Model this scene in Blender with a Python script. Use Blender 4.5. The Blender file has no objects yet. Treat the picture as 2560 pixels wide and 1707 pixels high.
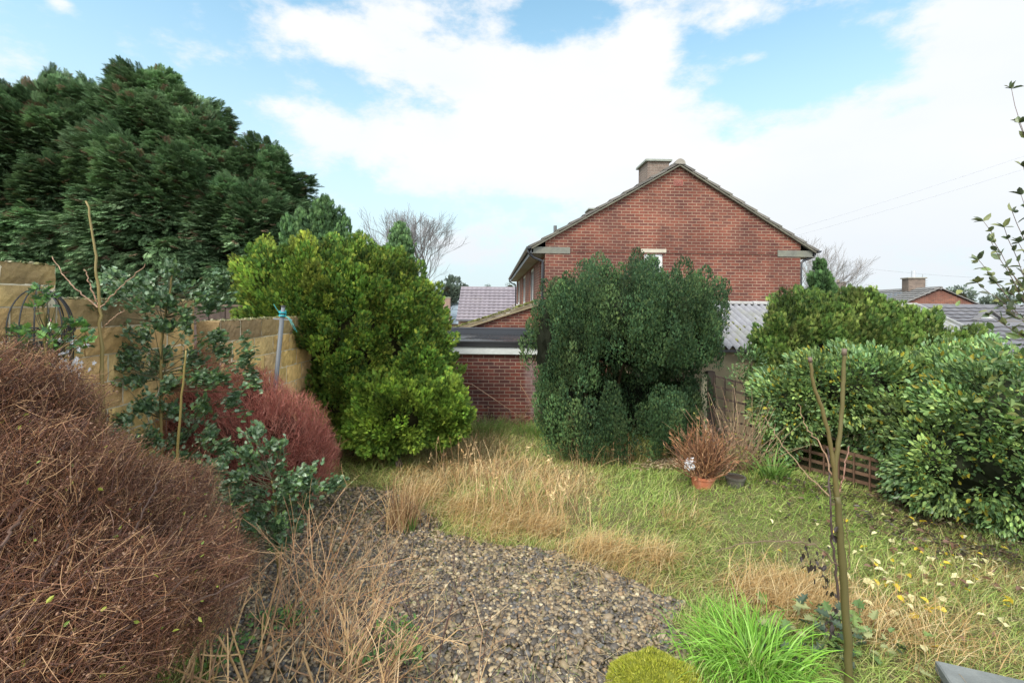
import bpy, math, numpy as np
from mathutils import Matrix, Vector
PI = math.pi
scene = bpy.context.scene
COL = scene.collection

# ---------------------------------------------------------------- camera
F_PX, HY, CX, ROLL, CAM_H = 1200.0, 760.0, 1280.0, math.radians(0.6), 2.5
cam_data = bpy.data.cameras.new("camera")
cam_data.sensor_width = 36.0
cam_data.lens = 36.0 * F_PX / 2560.0
cam_data.shift_y = -(853.5 - HY) / 2560.0
cam_data.clip_start, cam_data.clip_end = 0.05, 5000.0
cam = bpy.data.objects.new("camera", cam_data)
COL.objects.link(cam)
C0 = np.array([0.0, 0.0, CAM_H])
RV = np.array([math.cos(ROLL), 0, math.sin(ROLL)])
UV = np.array([-math.sin(ROLL), 0, math.cos(ROLL)])
FV = np.array([0.0, 1.0, 0.0])
cam.matrix_world = Matrix(((RV[0], UV[0], 0, 0), (0, 0, -1, 0), (RV[2], UV[2], 0, CAM_H), (0, 0, 0, 1)))
scene.camera = cam

def P(px, py, d):
    """a place seen at pixel (px, py) of the 2560-wide photograph, d metres ahead"""
    return C0 + d * FV + RV * (px - CX) * d / F_PX + UV * (HY - py) * d / F_PX

# ---------------------------------------------------------------- world and sun
SUN_EL, SUN_AZ = math.radians(48), math.radians(215)
world = bpy.data.worlds.new("World")
scene.world = world
world.use_nodes = True
wt = world.node_tree
wt.nodes.clear()
def wn(t, **k):
    n = wt.nodes.new(t)
    for a, b in k.items(): setattr(n, a, b)
    return n
def wmath(op, a, b=None, c=None):
    n = wn('ShaderNodeMath', operation=op)
    for i, v in enumerate((a, b, c)):
        if v is None: continue
        if isinstance(v, (int, float)): n.inputs[i].default_value = v
        else: wt.links.new(v, n.inputs[i])
    return n.outputs[0]
w_out = wn('ShaderNodeOutputWorld')
w_bg = wn('ShaderNodeBackground')
wt.links.new(w_bg.outputs[0], w_out.inputs[0])
w_bg.inputs['Strength'].default_value = 1.0
sky = wn('ShaderNodeTexSky', sky_type='NISHITA')
sky.sun_disc = False
sky.sun_elevation, sky.sun_rotation = SUN_EL, SUN_AZ
sky.air_density, sky.dust_density, sky.ozone_density = 1.0, 0.6, 3.0
tc = wn('ShaderNodeTexCoord')
DIRV = tc.outputs['Generated']
sep = wn('ShaderNodeSeparateXYZ'); wt.links.new(DIRV, sep.inputs[0])
# blue of the open sky: nishita colour scaled down and tinted to the cyan of the photograph
sk = wn('ShaderNodeVectorMath', operation='MULTIPLY')
wt.links.new(sky.outputs[0], sk.inputs[0]); sk.inputs[1].default_value = (0.31, 0.35, 0.275)
hz = wn('ShaderNodeMapRange', interpolation_type='SMOOTHSTEP')
wt.links.new(sep.outputs[2], hz.inputs[0])
hz.inputs[1].default_value, hz.inputs[2].default_value = 0.02, 0.60
hz.inputs[3].default_value, hz.inputs[4].default_value = 0.97, 0.0
hmix = wn('ShaderNodeMix', data_type='RGBA')
wt.links.new(hz.outputs[0], hmix.inputs[0]); wt.links.new(sk.outputs[0], hmix.inputs[6])
hmix.inputs[7].default_value = (0.69, 0.82, 0.875, 1)
# clouds: coverage = large soft cloud banks by direction + several octaves of noise
def vdir(px, py):
    v = P(px, py, 1.0) - C0
    return v / np.linalg.norm(v)
banks = [  # px, py, horizontal size, vertical size (radians-ish), weight
    (1180, 190, .16, .055, .50), (1530, 230, .18, .08, .60), (1480, 380, .30, .10, .62), (1080, 400, .18, .07, .50), (1330, 300, .22, .09, .40), (1850, 480, .24, .075, .58),
    (2400, 400, .22, .085, .68), (2430, 60, .08, .07, .62), (2540, 170, .07, .06, .55), (860, 90, .12, .045, .50), (1080, 35, .09, .03, .35), (1230, 15, .05, .04, .42), (680, 90, .06, .035, .38),
    (1170, 610, .12, .045, .60), (920, 620, .07, .035, .42), (800, 290, .08, .035, .38), (870, 370, .1, .035, .34), (1620, 60, .06, .04, .38), (1840, 55, .07, .025, .38), (1960, 600, .3, .05, .35),
    (1980, 190, .16, .075, -.75), (2270, 268, .12, .022, -.45), (1400, 40, .10, .03, -.5), (1730, 100, .03, .03, -.3), (150, 8, .02, .012, .55), (1890, 145, .03, .010, .40), (2150, 290, .10, .04, .35), (-1200, 200, .4, .2, .7),
    (3800, 200, .6, .3, .8), (1700, -1500, .5, .5, .7)]
acc = None
for bx_, by_, sx_, sz_, w_ in banks:
    dv = vdir(bx_, by_)
    sb = wn('ShaderNodeVectorMath', operation='SUBTRACT')
    wt.links.new(DIRV, sb.inputs[0]); sb.inputs[1].default_value = dv
    ml = wn('ShaderNodeVectorMath', operation='MULTIPLY')
    wt.links.new(sb.outputs[0], ml.inputs[0]); ml.inputs[1].default_value = (1 / sx_, 1 / sx_, 1 / sz_)
    ln = wn('ShaderNodeVectorMath', operation='LENGTH'); wt.links.new(ml.outputs[0], ln.inputs[0])
    g = wmath('MULTIPLY', wmath('POWER', 2.718, wmath('MULTIPLY', wmath('MULTIPLY', ln.outputs[1], ln.outputs[1]), -1.0)), w_)
    acc = g if acc is None else wmath('ADD', acc, g)
# the half of the sky behind the viewer carries even broken cloud
back = wn('ShaderNodeMapRange'); wt.links.new(sep.outputs[1], back.inputs[0])
back.inputs[1].default_value, back.inputs[2].default_value = 0.25, -0.3
back.inputs[3].default_value, back.inputs[4].default_value = 0.0, 0.6
acc = wmath('ADD', acc, back.outputs[0])
def wnoise(scale, detail, rough, stretch):
    ml = wn('ShaderNodeVectorMath', operation='MULTIPLY')
    wt.links.new(DIRV, ml.inputs[0]); ml.inputs[1].default_value = stretch
    n = wn('ShaderNodeTexNoise', noise_dimensions='3D')
    wt.links.new(ml.outputs[0], n.inputs['Vector'])
    n.inputs['Scale'].default_value = scale; n.inputs['Detail'].default_value = detail
    n.inputs['Roughness'].default_value = rough
    return n.outputs[0]
n1 = wnoise(9.0, 12.0, 0.62, (1, 1, 1.9))
n2 = wnoise(2.6, 5.0, 0.5, (1, 1, 2.2))
dens = wmath('ADD', acc, wmath('MULTIPLY', wmath('SUBTRACT', n1, 0.5), 1.7))
cm = wn('ShaderNodeMapRange', interpolation_type='SMOOTHSTEP')
wt.links.new(dens, cm.inputs[0])
cm.inputs[1].default_value, cm.inputs[2].default_value = 0.16, 0.70
cshade = wn('ShaderNodeMapRange'); wt.links.new(n2, cshade.inputs[0])
cshade.inputs[1].default_value, cshade.inputs[2].default_value = 0.3, 0.7
cmixc = wn('ShaderNodeMix', data_type='RGBA'); wt.links.new(cshade.outputs[0], cmixc.inputs[0])
cmixc.inputs[6].default_value = (0.86, 0.905, 0.955, 1); cmixc.inputs[7].default_value = (0.97, 0.975, 0.985, 1)
lowc = wn('ShaderNodeMix', data_type='RGBA')   # cloud low over the horizon is greyer
lw = wn('ShaderNodeMapRange', interpolation_type='SMOOTHSTEP'); wt.links.new(sep.outputs[2], lw.inputs[0])
lw.inputs[1].default_value, lw.inputs[2].default_value = 0.02, 0.28
wt.links.new(lw.outputs[0], lowc.inputs[0]); lowc.inputs[6].default_value = (0.80, 0.855, 0.905, 1)
wt.links.new(cmixc.outputs[2], lowc.inputs[7])
fin = wn('ShaderNodeMix', data_type='RGBA')
wt.links.new(cm.outputs[0], fin.inputs[0]); wt.links.new(hmix.outputs[2], fin.inputs[6]); wt.links.new(lowc.outputs[2], fin.inputs[7])
# sky behind the viewer, round the veiled sun, boosted as added fill light
bright = wn('ShaderNodeMapRange', interpolation_type='SMOOTHSTEP'); wt.links.new(sep.outputs[1], bright.inputs[0])
bright.inputs[1].default_value, bright.inputs[2].default_value = 0.2, -0.6
bright.inputs[3].default_value, bright.inputs[4].default_value = 1.0, 2.3
wt.links.new(fin.outputs[2], w_bg.inputs['Color']); wt.links.new(bright.outputs[0], w_bg.inputs['Strength'])

sun_d = bpy.data.lights.new("sun", 'SUN')
sun_d.energy, sun_d.angle, sun_d.color = 3.3, math.radians(16), (1.0, 0.93, 0.82)
sun = bpy.data.objects.new("sun", sun_d); COL.objects.link(sun)
sdir = Vector((math.sin(SUN_AZ) * math.cos(SUN_EL), math.cos(SUN_AZ) * math.cos(SUN_EL), math.sin(SUN_EL)))
sun.rotation_euler = sdir.to_track_quat('Z', 'Y').to_euler(); sun.location = (0, -5, 20)

vs = scene.view_settings
vs.view_transform, vs.look, vs.exposure, vs.gamma = 'Standard', 'None', 0.12, 1.0
scene.cycles.use_denoising = True
scene.cycles.max_bounces, scene.cycles.diffuse_bounces, scene.cycles.glossy_bounces = 6, 3, 2
scene.cycles.transmission_bounces, scene.cycles.transparent_max_bounces = 3, 4
scene.cycles.caustics_reflective = scene.cycles.caustics_refractive = False

# ---------------------------------------------------------------- mesh helpers
rng = np.random.default_rng(7)
class MB:
    """collects pieces and links them as one mesh object"""
    def __init__(s): s.V, s.F, s.C, s.n = [], [], [], 0
    def add(s, V, F, col=(.5, .5, .5)):
        V = np.asarray(V, float).reshape(-1, 3); F = np.asarray(F, int)
        c = np.asarray(col, float)
        if c.ndim == 1: c = np.broadcast_to(c, (len(V), 3))
        s.V.append(V); s.C.append(c); s.F.append(F + s.n); s.n += len(V)
        return s
    def quad(s, a, b, c, d, col=(.5, .5, .5)): return s.add([a, b, c, d], [[0, 1, 2, 3]], col)
    def box(s, lo, hi, col=(.5, .5, .5), M=None, jit=0.0):
        x0, y0, z0 = lo; x1, y1, z1 = hi
        V = np.array([[x0,y0,z0],[x1,y0,z0],[x1,y1,z0],[x0,y1,z0],[x0,y0,z1],[x1,y0,z1],[x1,y1,z1],[x0,y1,z1]], float)
        if jit: V += rng.normal(0, jit, V.shape)
        if M is not None: V = V @ np.asarray(M)[:3, :3].T + np.asarray(M)[:3, 3]
        return s.add(V, [[0,3,2,1],[4,5,6,7],[0,1,5,4],[1,2,6,5],[2,3,7,6],[3,0,4,7]], col)
    def beam(s, a, b, w, h, col=(.5, .5, .5), up=(0, 0, 1)):
        a = np.array(a, float); b = np.array(b, float); y = b - a; L = np.linalg.norm(y); y /= L
        u = np.array(up, float); x = np.cross(y, u); x /= np.linalg.norm(x); z = np.cross(x, y)
        M = np.eye(4); M[:3, 0], M[:3, 1], M[:3, 2], M[:3, 3] = x, y, z, a
        return s.box((-w/2, 0, -h/2), (w/2, L, h/2), col, M)
    def tube(s, pts, r, col=(.5, .5, .5), sides=8, caps=True):
        pts = np.array(pts, float)[None]; K = pts.shape[1]
        r = np.broadcast_to(np.asarray(r, float), (K,))[None]
        s.tubes(pts, r, np.asarray(col, float)[None] if np.ndim(col) == 1 else col, sides)
        if caps and s.n:
            b0 = s.n - K * sides
            s.F.append(np.array([[b0 + i for i in range(sides)][::-1]])); s.F.append(np.array([[s.n - sides + i for i in range(sides)]]))
        return s
    def tubes(s, paths, r, col, sides=3):
        N, K, _ = paths.shape
        r = np.broadcast_to(np.asarray(r, float), (N, K))
        t = np.gradient(paths, axis=1); t /= (np.linalg.norm(t, axis=2, keepdims=True) + 1e-9)
        ref = np.where(np.abs(t[:, :1, 2:3]) > .9, np.array([[[1., 0, 0]]]), np.array([[[0, 0, 1.]]]))
        x = np.cross(t, np.broadcast_to(ref, t.shape)); x /= (np.linalg.norm(x, axis=2, keepdims=True) + 1e-9)
        z = np.cross(x, t)
        a = np.arange(sides) * 2 * PI / sides
        V = paths[:, :, None, :] + r[:, :, None, None] * (x[:, :, None, :] * np.cos(a)[None, None, :, None] + z[:, :, None, :] * np.sin(a)[None, None, :, None])
        i = np.arange(sides); j = (i + 1) % sides
        k = np.arange(K - 1)[:, None] * sides
        f = np.stack([k + i, k + j, k + sides + j, k + sides + i], -1).reshape(-1, 4)
        Fq = (np.arange(N)[:, None, None] * K * sides + f[None]).reshape(-1, 4)
        c = np.asarray(col, float)
        if c.ndim == 2: c = np.repeat(c, K * sides, 0)
        return s.add(V.reshape(-1, 3), Fq, c)
    def scatter(s, T, pos, R, sc, col):
        TV, TF, TC = T; N = len(pos)
        if N == 0: return s
        sc = np.asarray(sc, float)
        if sc.ndim == 1: sc = np.repeat(sc[:, None], 3, 1)
        tv = TV[None] * sc[:, None, :]
        V = np.einsum('nij,ntj->nti', R, tv) + pos[:, None, :]
        F = (TF[None] + (np.arange(N) * len(TV))[:, None, None]).reshape(-1, TF.shape[1])
        c = col[:, None, :] * TC[None, :, None] if TC.ndim == 1 else col[:, None, :] * TC[None]
        return s.add(V.reshape(-1, 3), F, c.reshape(-1, 3))
    def build(s, name, mat, parent=None, loc=None, rotz=0, smooth=False, link=True, **tags):
        V = np.concatenate(s.V).astype(np.float32); C = np.concatenate(s.C).astype(np.float32)
        me = bpy.data.meshes.new(name)
        me.vertices.add(len(V)); me.vertices.foreach_set('co', V.ravel())
        tot = np.concatenate([np.full(len(f), f.shape[1], np.int32) for f in s.F])
        loops = np.concatenate([f.ravel() for f in s.F]).astype(np.int32)
        st = np.concatenate([[0], np.cumsum(tot)[:-1]]).astype(np.int32)
        me.loops.add(len(loops)); me.loops.foreach_set('vertex_index', loops)
        me.polygons.add(len(tot)); me.polygons.foreach_set('loop_start', st); me.polygons.foreach_set('loop_total', tot)
        if smooth: me.polygons.foreach_set('use_smooth', np.ones(len(tot), bool))
        else: me.polygons.foreach_set('use_smooth', np.zeros(len(tot), bool))
        at = me.color_attributes.new('col', 'FLOAT_COLOR', 'POINT')
        at.data.foreach_set('color', np.concatenate([np.clip(C, 0, 1), np.ones((len(C), 1), np.float32)], 1).astype(np.float32).ravel())
        me.update(calc_edges=True); me.validate()
        if mat is not None: me.materials.append(mat)
        o = bpy.data.objects.new(name, me)
        COL.objects.link(o)
        if parent is not None: o.parent = parent
        if loc is not None: o.location = loc
        if rotz: o.rotation_euler = (0, 0, rotz)
        for k, v in tags.items(): o[k] = v
        return o
def thing(name, label, cat, loc=(0, 0, 0), rotz=0, group=None):
    o = bpy.data.objects.new(name, None); COL.objects.link(o)
    o.location = tuple(float(v) for v in loc); o.rotation_euler = (0, 0, rotz); o.empty_display_size = .2
    o['label'] = label; o['category'] = cat
    if group: o['group'] = group
    return o
def offs(mb, o):
    """express a mesh collected in world coordinates relative to its thing (unrotated)"""
    l = np.array(o.location); mb.V = [v - l for v in mb.V]; return mb
def nrm(v): return v / (np.linalg.norm(v, axis=-1, keepdims=True) + 1e-9)
def frames(d, n):
    """matrices whose y is d and whose z leans to n"""
    y = nrm(d); z = nrm(n - (n * y).sum(-1, keepdims=True) * y); x = np.cross(y, z)
    return np.stack([x, y, z], -1)
def rdir(n): return nrm(rng.normal(size=(n, 3)))
def wav(x, y, s=1.0, seed=0, oct=4):
    r = np.random.default_rng(seed); o = np.zeros_like(np.asarray(x, float)); a = 1.0; t = 0
    for k in range(oct):
        for _ in range(3):
            th = r.uniform(0, 2 * PI); f = s * 2 ** k * r.uniform(.7, 1.3)
            o = o + a * np.sin((x * math.cos(th) + y * math.sin(th)) * f + r.uniform(0, 6.28)); t += a
        a *= .6
    return o / t * 2.2

# ---------------------------------------------------------------- materials
MATS = {}
def node_mat(name, rough=.6, spec=.3, attr=True, color=None):
    m = bpy.data.materials.new(name); m.use_nodes = True
    nt = m.node_tree; b = nt.nodes['Principled BSDF']
    b.inputs['Roughness'].default_value = rough; b.inputs['Specular IOR Level'].default_value = spec
    if attr and color is None:
        a = nt.nodes.new('ShaderNodeAttribute'); a.attribute_name = 'col'
        nt.links.new(a.outputs['Color'], b.inputs['Base Color']); m['src'] = a.name
    elif color is not None: b.inputs['Base Color'].default_value = (*color, 1)
    return m, nt, b
def noise(nt, scale, detail=4, rough=.5, vec=None, coord='Object'):
    n = nt.nodes.new('ShaderNodeTexNoise'); n.inputs['Scale'].default_value = scale
    n.inputs['Detail'].default_value = detail; n.inputs['Roughness'].default_value = rough
    if vec is None:
        t = nt.nodes.get('TC') or nt.nodes.new('ShaderNodeTexCoord'); t.name = 'TC'; vec = t.outputs[coord]
    nt.links.new(vec, n.inputs['Vector']); return n.outputs[0]
def ramp(nt, fac, stops):
    r = nt.nodes.new('ShaderNodeValToRGB'); e = r.color_ramp.elements
    while len(e) < len(stops): e.new(0.5)
    for i, (p, c) in enumerate(stops): e[i].position = p; e[i].color = (*c, 1) if len(c) == 3 else c
    nt.links.new(fac, r.inputs[0]); return r.outputs[0]
def mix(nt, fac, a, b, mode='MIX'):
    n = nt.nodes.new('ShaderNodeMix'); n.data_type = 'RGBA'; n.blend_type = mode
    for s, v in ((0, fac), (6, a), (7, b)):
        if isinstance(v, (int, float)): n.inputs[s].default_value = v
        elif isinstance(v, tuple): n.inputs[s].default_value = (*v, 1) if len(v) == 3 else v
        else: nt.links.new(v, n.inputs[s])
    return n.outputs[2]
def bump(nt, b, h, st=.3, dist=.01):
    n = nt.nodes.new('ShaderNodeBump'); n.inputs['Strength'].default_value = st; n.inputs['Distance'].default_value = dist
    nt.links.new(h, n.inputs['Height']); nt.links.new(n.outputs[0], b.inputs['Normal'])
def leafmat(name, rough=.45, spec=.4, trans=.25):
    m, nt, b = node_mat(name, rough, spec)
    if trans:
        a = nt.nodes[m['src']]; t = nt.nodes.new('ShaderNodeBsdfTranslucent'); nt.links.new(a.outputs['Color'], t.inputs[0])
        mx = nt.nodes.new('ShaderNodeMixShader'); mx.inputs[0].default_value = trans
        nt.links.new(b.outputs[0], mx.inputs[1]); nt.links.new(t.outputs[0], mx.inputs[2])
        nt.links.new(mx.outputs[0], nt.nodes['Material Output'].inputs[0])
    return m
M_leaf = leafmat('leaf', .42, .45, .22)
M_gloss = leafmat('glossy_leaf', .32, .42, .12)
M_needle = leafmat('needle', .6, .25, .15)
M_grass = leafmat('grass_blade', .5, .35, .3)
M_twig, _, _ = node_mat('twig', .55, .4)
M_wet, _, _ = node_mat('wet_twig', .4, .22)
M_seed, _, _ = node_mat('wet_seed', .15, .8)
M_core, _, _ = node_mat('shaded_inner_growth', .95, .05)
def stone_like(name, rough=.7, spec=.3, s1=6, s2=60, amt=.35, bst=.4, bd=.01, tint=(.3, .27, .2), tamt=.3, tscale=1.2):
    m, nt, b = node_mat(name, rough, spec)
    a = nt.nodes[m['src']].outputs['Color']
    n = noise(nt, s1, 6, .65); v = ramp(nt, n, [(.3, (1 - amt,) * 3), (.7, (1 + amt * .4,) * 3)])
    c = mix(nt, 1.0, a, v, 'MULTIPLY')
    k = ramp(nt, noise(nt, tscale, 5, .6), [(.48, (0, 0, 0)), (.66, (tamt,) * 3)])
    c = mix(nt, k, c, tint); nt.links.new(c, b.inputs['Base Color'])
    bump(nt, b, noise(nt, s2, 5, .7), bst, bd)
    return m
M_block = stone_like('rough_stone_block', .85, .2, 9, 38, .3, .8, .015, (.16, .12, .075), .5, 1.6)
M_paint = stone_like('painted', .5, .4, 14, 90, .12, .1, .004, (.3, .3, .28), .12, 3)
M_conc = stone_like('weathered_concrete', .85, .2, 5, 60, .3, .4, .008, (.2, .2, .13), .35, 2.5)
M_wood = stone_like('weathered_wood', .75, .25, 12, 80, .45, .3, .006, (.09, .08, .05), .3, 3)
M_clay = stone_like('terracotta', .75, .25, 12, 70, .3, .3, .004, (.35, .3, .22), .35, 7)
M_metal, _, _b = node_mat('galvanised_metal', .5, .35)
M_black, _, _ = node_mat('black_plastic', .35, .5)
M_glass, _, _b = node_mat('window_glass', .06, .9, color=(.03, .04, .05))
M_tile = stone_like('roof_tile', .6, .35, 5, 50, .3, .4, .01, (.16, .16, .09), .25, 2.0)
M_far = stone_like('far_roof', .55, .4, 1.5, 20, .2, .1, .01, (.2, .18, .14), .15, .6)

def brick_mat(name, axis, c1, c2, mortar, stain, scale=1.0, band=None, pale=None):
    m, nt, b = node_mat(name, .8, .25, attr=False)
    t = nt.nodes.new('ShaderNodeTexCoord'); t.name = 'TC'
    s = nt.nodes.new('ShaderNodeSeparateXYZ'); nt.links.new(t.outputs['Object'], s.inputs[0])
    c = nt.nodes.new('ShaderNodeCombineXYZ'); nt.links.new(s.outputs[axis], c.inputs[0]); nt.links.new(s.outputs[2], c.inputs[1])
    def br(a_, b_, mo, ms=.0095):
        k = nt.nodes.new('ShaderNodeTexBrick'); nt.links.new(c.outputs[0], k.inputs['Vector'])
        k.inputs['Color1'].default_value = (*a_, 1); k.inputs['Color2'].default_value = (*b_, 1); k.inputs['Mortar'].default_value = (*mo, 1)
        k.inputs['Scale'].default_value = scale; k.inputs['Mortar Size'].default_value = ms; k.inputs['Mortar Smooth'].default_value = .25
        k.inputs['Brick Width'].default_value = .225; k.inputs['Row Height'].default_value = .075; k.inputs['Bias'].default_value = -.1
        return k
    k = br(c1, c2, mortar)
    col = k.outputs['Color']
    n = noise(nt, 25, 5, .7); col = mix(nt, 1.0, col, ramp(nt, n, [(.3, (.72,) * 3), (.7, (1.15,) * 3)]), 'MULTIPLY')
    st = ramp(nt, noise(nt, .7, 7, .7), [(.38, (0, 0, 0)), (.58, (.95,) * 3)])
    col = mix(nt, st, col, mix(nt, 1.0, col, stain, 'MULTIPLY'))
    pt = ramp(nt, noise(nt, 11, 3, .8), [(.70, (0, 0, 0)), (.76, (.55,) * 3)])
    col = mix(nt, pt, col, (.42, .36, .31))
    if pale:
        mp = nt.nodes.new('ShaderNodeMapping'); nt.links.new(t.outputs['Object'], mp.inputs[0]); mp.inputs['Scale'].default_value = (2.2, 2.2, .45)
        pp = ramp(nt, noise(nt, 1.0, 5, .6, vec=mp.outputs[0]), [(.52, (0, 0, 0)), (.7, (.6,) * 3)])
        col = mix(nt, pp, col, pale)
    nt.links.new(col, b.inputs['Base Color'])
    bump(nt, b, mix(nt, .3, k.outputs['Fac'], n), -.5, .008)
    return m
BR = ((.28, .090, .058), (.15, .056, .046), (.38, .26, .18), (.55, .55, .58))
M_brx = brick_mat('red_brick_gable', 0, *BR)
M_bry = brick_mat('red_brick_side', 1, *BR)
M_bgar = brick_mat('wet_red_brick', 0, (.24, .07, .048), (.11, .045, .042), (.36, .26, .2), (.5, .5, .52), pale=(.30, .24, .24))
M_bfar = brick_mat('pale_red_brick', 0, (.42, .25, .19), (.33, .19, .155), (.5, .42, .36), (.8, .8, .8))
M_bfary = brick_mat('pale_red_brick_side', 1, (.42, .25, .19), (.33, .19, .155), (.5, .42, .36), (.8, .8, .8))
M_brown = brick_mat('brown_brick', 0, (.27, .2, .16), (.2, .15, .125), (.26, .22, .18), (.6, .6, .6))
M_browny = brick_mat('brown_brick_side', 1, (.27, .2, .16), (.2, .15, .125), (.26, .22, .18), (.6, .6, .6))

# ---------------------------------------------------------------- terrain
def sst(a, b, x):
    t = np.clip((np.asarray(x, float) - a) / (b - a), 0, 1); return t * t * (3 - 2 * t)
def gz(x, y):
    x = np.asarray(x, float); y = np.asarray(y, float)
    z = .28 * sst(5.2, 2.6, y)
    z = z + .24 * np.exp(-((x - 3.3) / 1.3) ** 2 - ((y - 6.2) / 1.1) ** 2)
    z = z + .10 * np.exp(-((x - 0.0) / .9) ** 2 - ((y - 6.3) / .9) ** 2)
    z = z + .09 * np.exp(-((x - 1.0) / .8) ** 2 - ((y - 4.6) / .35) ** 2)
    near = np.exp(-((x / 9) ** 4) - ((y - 5) / 7) ** 4)
    z = z + .022 * wav(x, y, 1.7, 3) * near
    z = z - 1.25 * sst(10.25, 12.0, y)
    return z
def G(px, py):
    """where the ray through a photo pixel meets the ground"""
    d = 5.0
    for _ in range(40):
        p = P(px, py, d); g = float(gz(p[0], p[1]))
        den = (C0[2] - p[2]) / d
        d = .5 * d + .5 * (C0[2] - g) / max(den, 1e-3)
    return P(px, py, d)
def poly(pts): return np.array([G(*p)[:2] for p in pts])
def inpoly(x, y, pg):
    c = np.zeros(len(x), bool); n = len(pg)
    for i in range(n):
        x1, y1 = pg[i]; x2, y2 = pg[(i + 1) % n]
        k = ((y1 > y) != (y2 > y)) & (x < (x2 - x1) * (y - y1) / (y2 - y1 + 1e-12) + x1)
        c ^= k
    return c
u = np.sinh(np.linspace(-6.0, 6.0, 260)) ; u = u / u[-1] * 1500
mb = MB()
gx, gy = np.meshgrid(u, u + 5.0, indexing='ij'); gzz = gz(gx, gy)
n_ = len(u); idx = np.arange(n_ * n_).reshape(n_, n_)
mb.add(np.stack([gx, gy, gzz], -1).reshape(-1, 3), np.stack([idx[:-1, :-1], idx[1:, :-1], idx[1:, 1:], idx[:-1, 1:]], -1).reshape(-1, 4))
m, nt, b = node_mat('soil_ground', .9, .2, attr=False)
c = ramp(nt, noise(nt, 2.0, 8, .65), [(.3, (.09, .10, .035)), (.5, (.17, .145, .07)), (.68, (.13, .17, .05))])
c = mix(nt, ramp(nt, noise(nt, 60, 4, .7), [(.4, (0, 0, 0)), (.7, (.5,) * 3)]), c, (.16, .12, .065))
nt.links.new(c, b.inputs['Base Color']); bump(nt, b, noise(nt, 30, 6, .7), .8, .03)
mb.build('ground', m, smooth=True, kind='structure')

# gravel: a sheet of small wet stones over dark soil
GP = poly([(640, 1330), (760, 1255), (860, 1225), (980, 1228), (1060, 1262), (1130, 1335), (1300, 1372), (1450, 1405), (1590, 1452), (1730, 1510), (1760, 1600), (1600, 1760), (1300, 1900), (500, 1900), (420, 1650), (520, 1450)])
def in_gravel(x, y, k=.10):
    return inpoly(x + k * wav(x, y, 5, 11) + .12 * wav(x, y, 1.6, 13), y + k * wav(x, y, 5, 12) + .16 * wav(x, y, 1.8, 14), GP)
def ico(sub=1):
    t = (1 + 5 ** .5) / 2
    V = nrm(np.array([(-1,t,0),(1,t,0),(-1,-t,0),(1,-t,0),(0,-1,t),(0,1,t),(0,-1,-t),(0,1,-t),(t,0,-1),(t,0,1),(-t,0,-1),(-t,0,1)], float))
    Fc = [(0,11,5),(0,5,1),(0,1,7),(0,7,10),(0,10,11),(1,5,9),(5,11,4),(11,10,2),(10,7,6),(7,1,8),(3,9,4),(3,4,2),(3,2,6),(3,6,8),(3,8,9),(4,9,5),(2,4,11),(6,2,10),(8,6,7),(9,8,1)]
    for _ in range(sub):
        V = list(map(tuple, V)); cache = {}; out = []
        def mid(a, b_):
            k = (min(a, b_), max(a, b_))
            if k not in cache:
                q = nrm(np.array(V[a]) + np.array(V[b_])); V.append(tuple(q)); cache[k] = len(V) - 1
            return cache[k]
        for a, b_, c_ in Fc:
            ab, bc, ca = mid(a, b_), mid(b_, c_), mid(c_, a); out += [(a, ab, ca), (b_, bc, ab), (c_, ca, bc), (ab, bc, ca)]
        Fc = out; V = np.array(V)
    return np.array(V), np.array(Fc)
ICO0, ICO1, ICO2 = ico(0), ico(1), ico(2)
x = rng.uniform(-3.2, 2.6, 90000); y = rng.uniform(2.2, 7.2, 90000)
k = in_gravel(x, y); x, y = x[k], y[k]
k = rng.random(len(x)) < np.clip(.95 - .35 * (y - 4), .35, 1); x, y = x[k], y[k]
n = len(x); print('stones', n)
pal = np.array([(.30, .23, .15), (.14, .12, .10), (.42, .32, .19), (.09, .075, .06), (.55, .45, .29), (.23, .18, .125), (.17, .16, .15), (.34, .23, .13)])
ci = rng.choice(len(pal), n, p=[.2, .17, .13, .17, .06, .12, .08, .07])
mb = MB()
rad = rng.gamma(5, .0021, n) + .005
var = [(nrm(ICO0[0]) * (1 + rng.normal(0, .16, (12, 1))), ICO0[1], np.ones(12)) for _ in range(6)]
vi = rng.integers(0, 6, n)
up = np.tile([0, 0, 1.], (n, 1))
R = frames(nrm(np.stack([rng.normal(size=n), rng.normal(size=n), rng.normal(0, .35, n)], 1)), up + rng.normal(0, .3, (n, 3)))
sc = np.stack([rad * rng.uniform(.8, 1.1, n), rad * rng.uniform(1.1, 1.6, n), rad * rng.uniform(.45, .75, n)], 1)
pos = np.stack([x, y, gz(x, y) + .006 + rng.uniform(0, .012, n)], 1)
for v in range(6):
    q = vi == v; mb.scatter(var[v], pos[q], R[q], sc[q], pal[ci[q]] * rng.uniform(.55, 1.0, (q.sum(), 1)))
m, nt, b = node_mat('wet_gravel', .45, .3)
mb.build('gravel', m, smooth=True, kind='stuff', label='wet brown and grey gravel in front of the straw grass', category='gravel')

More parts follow.
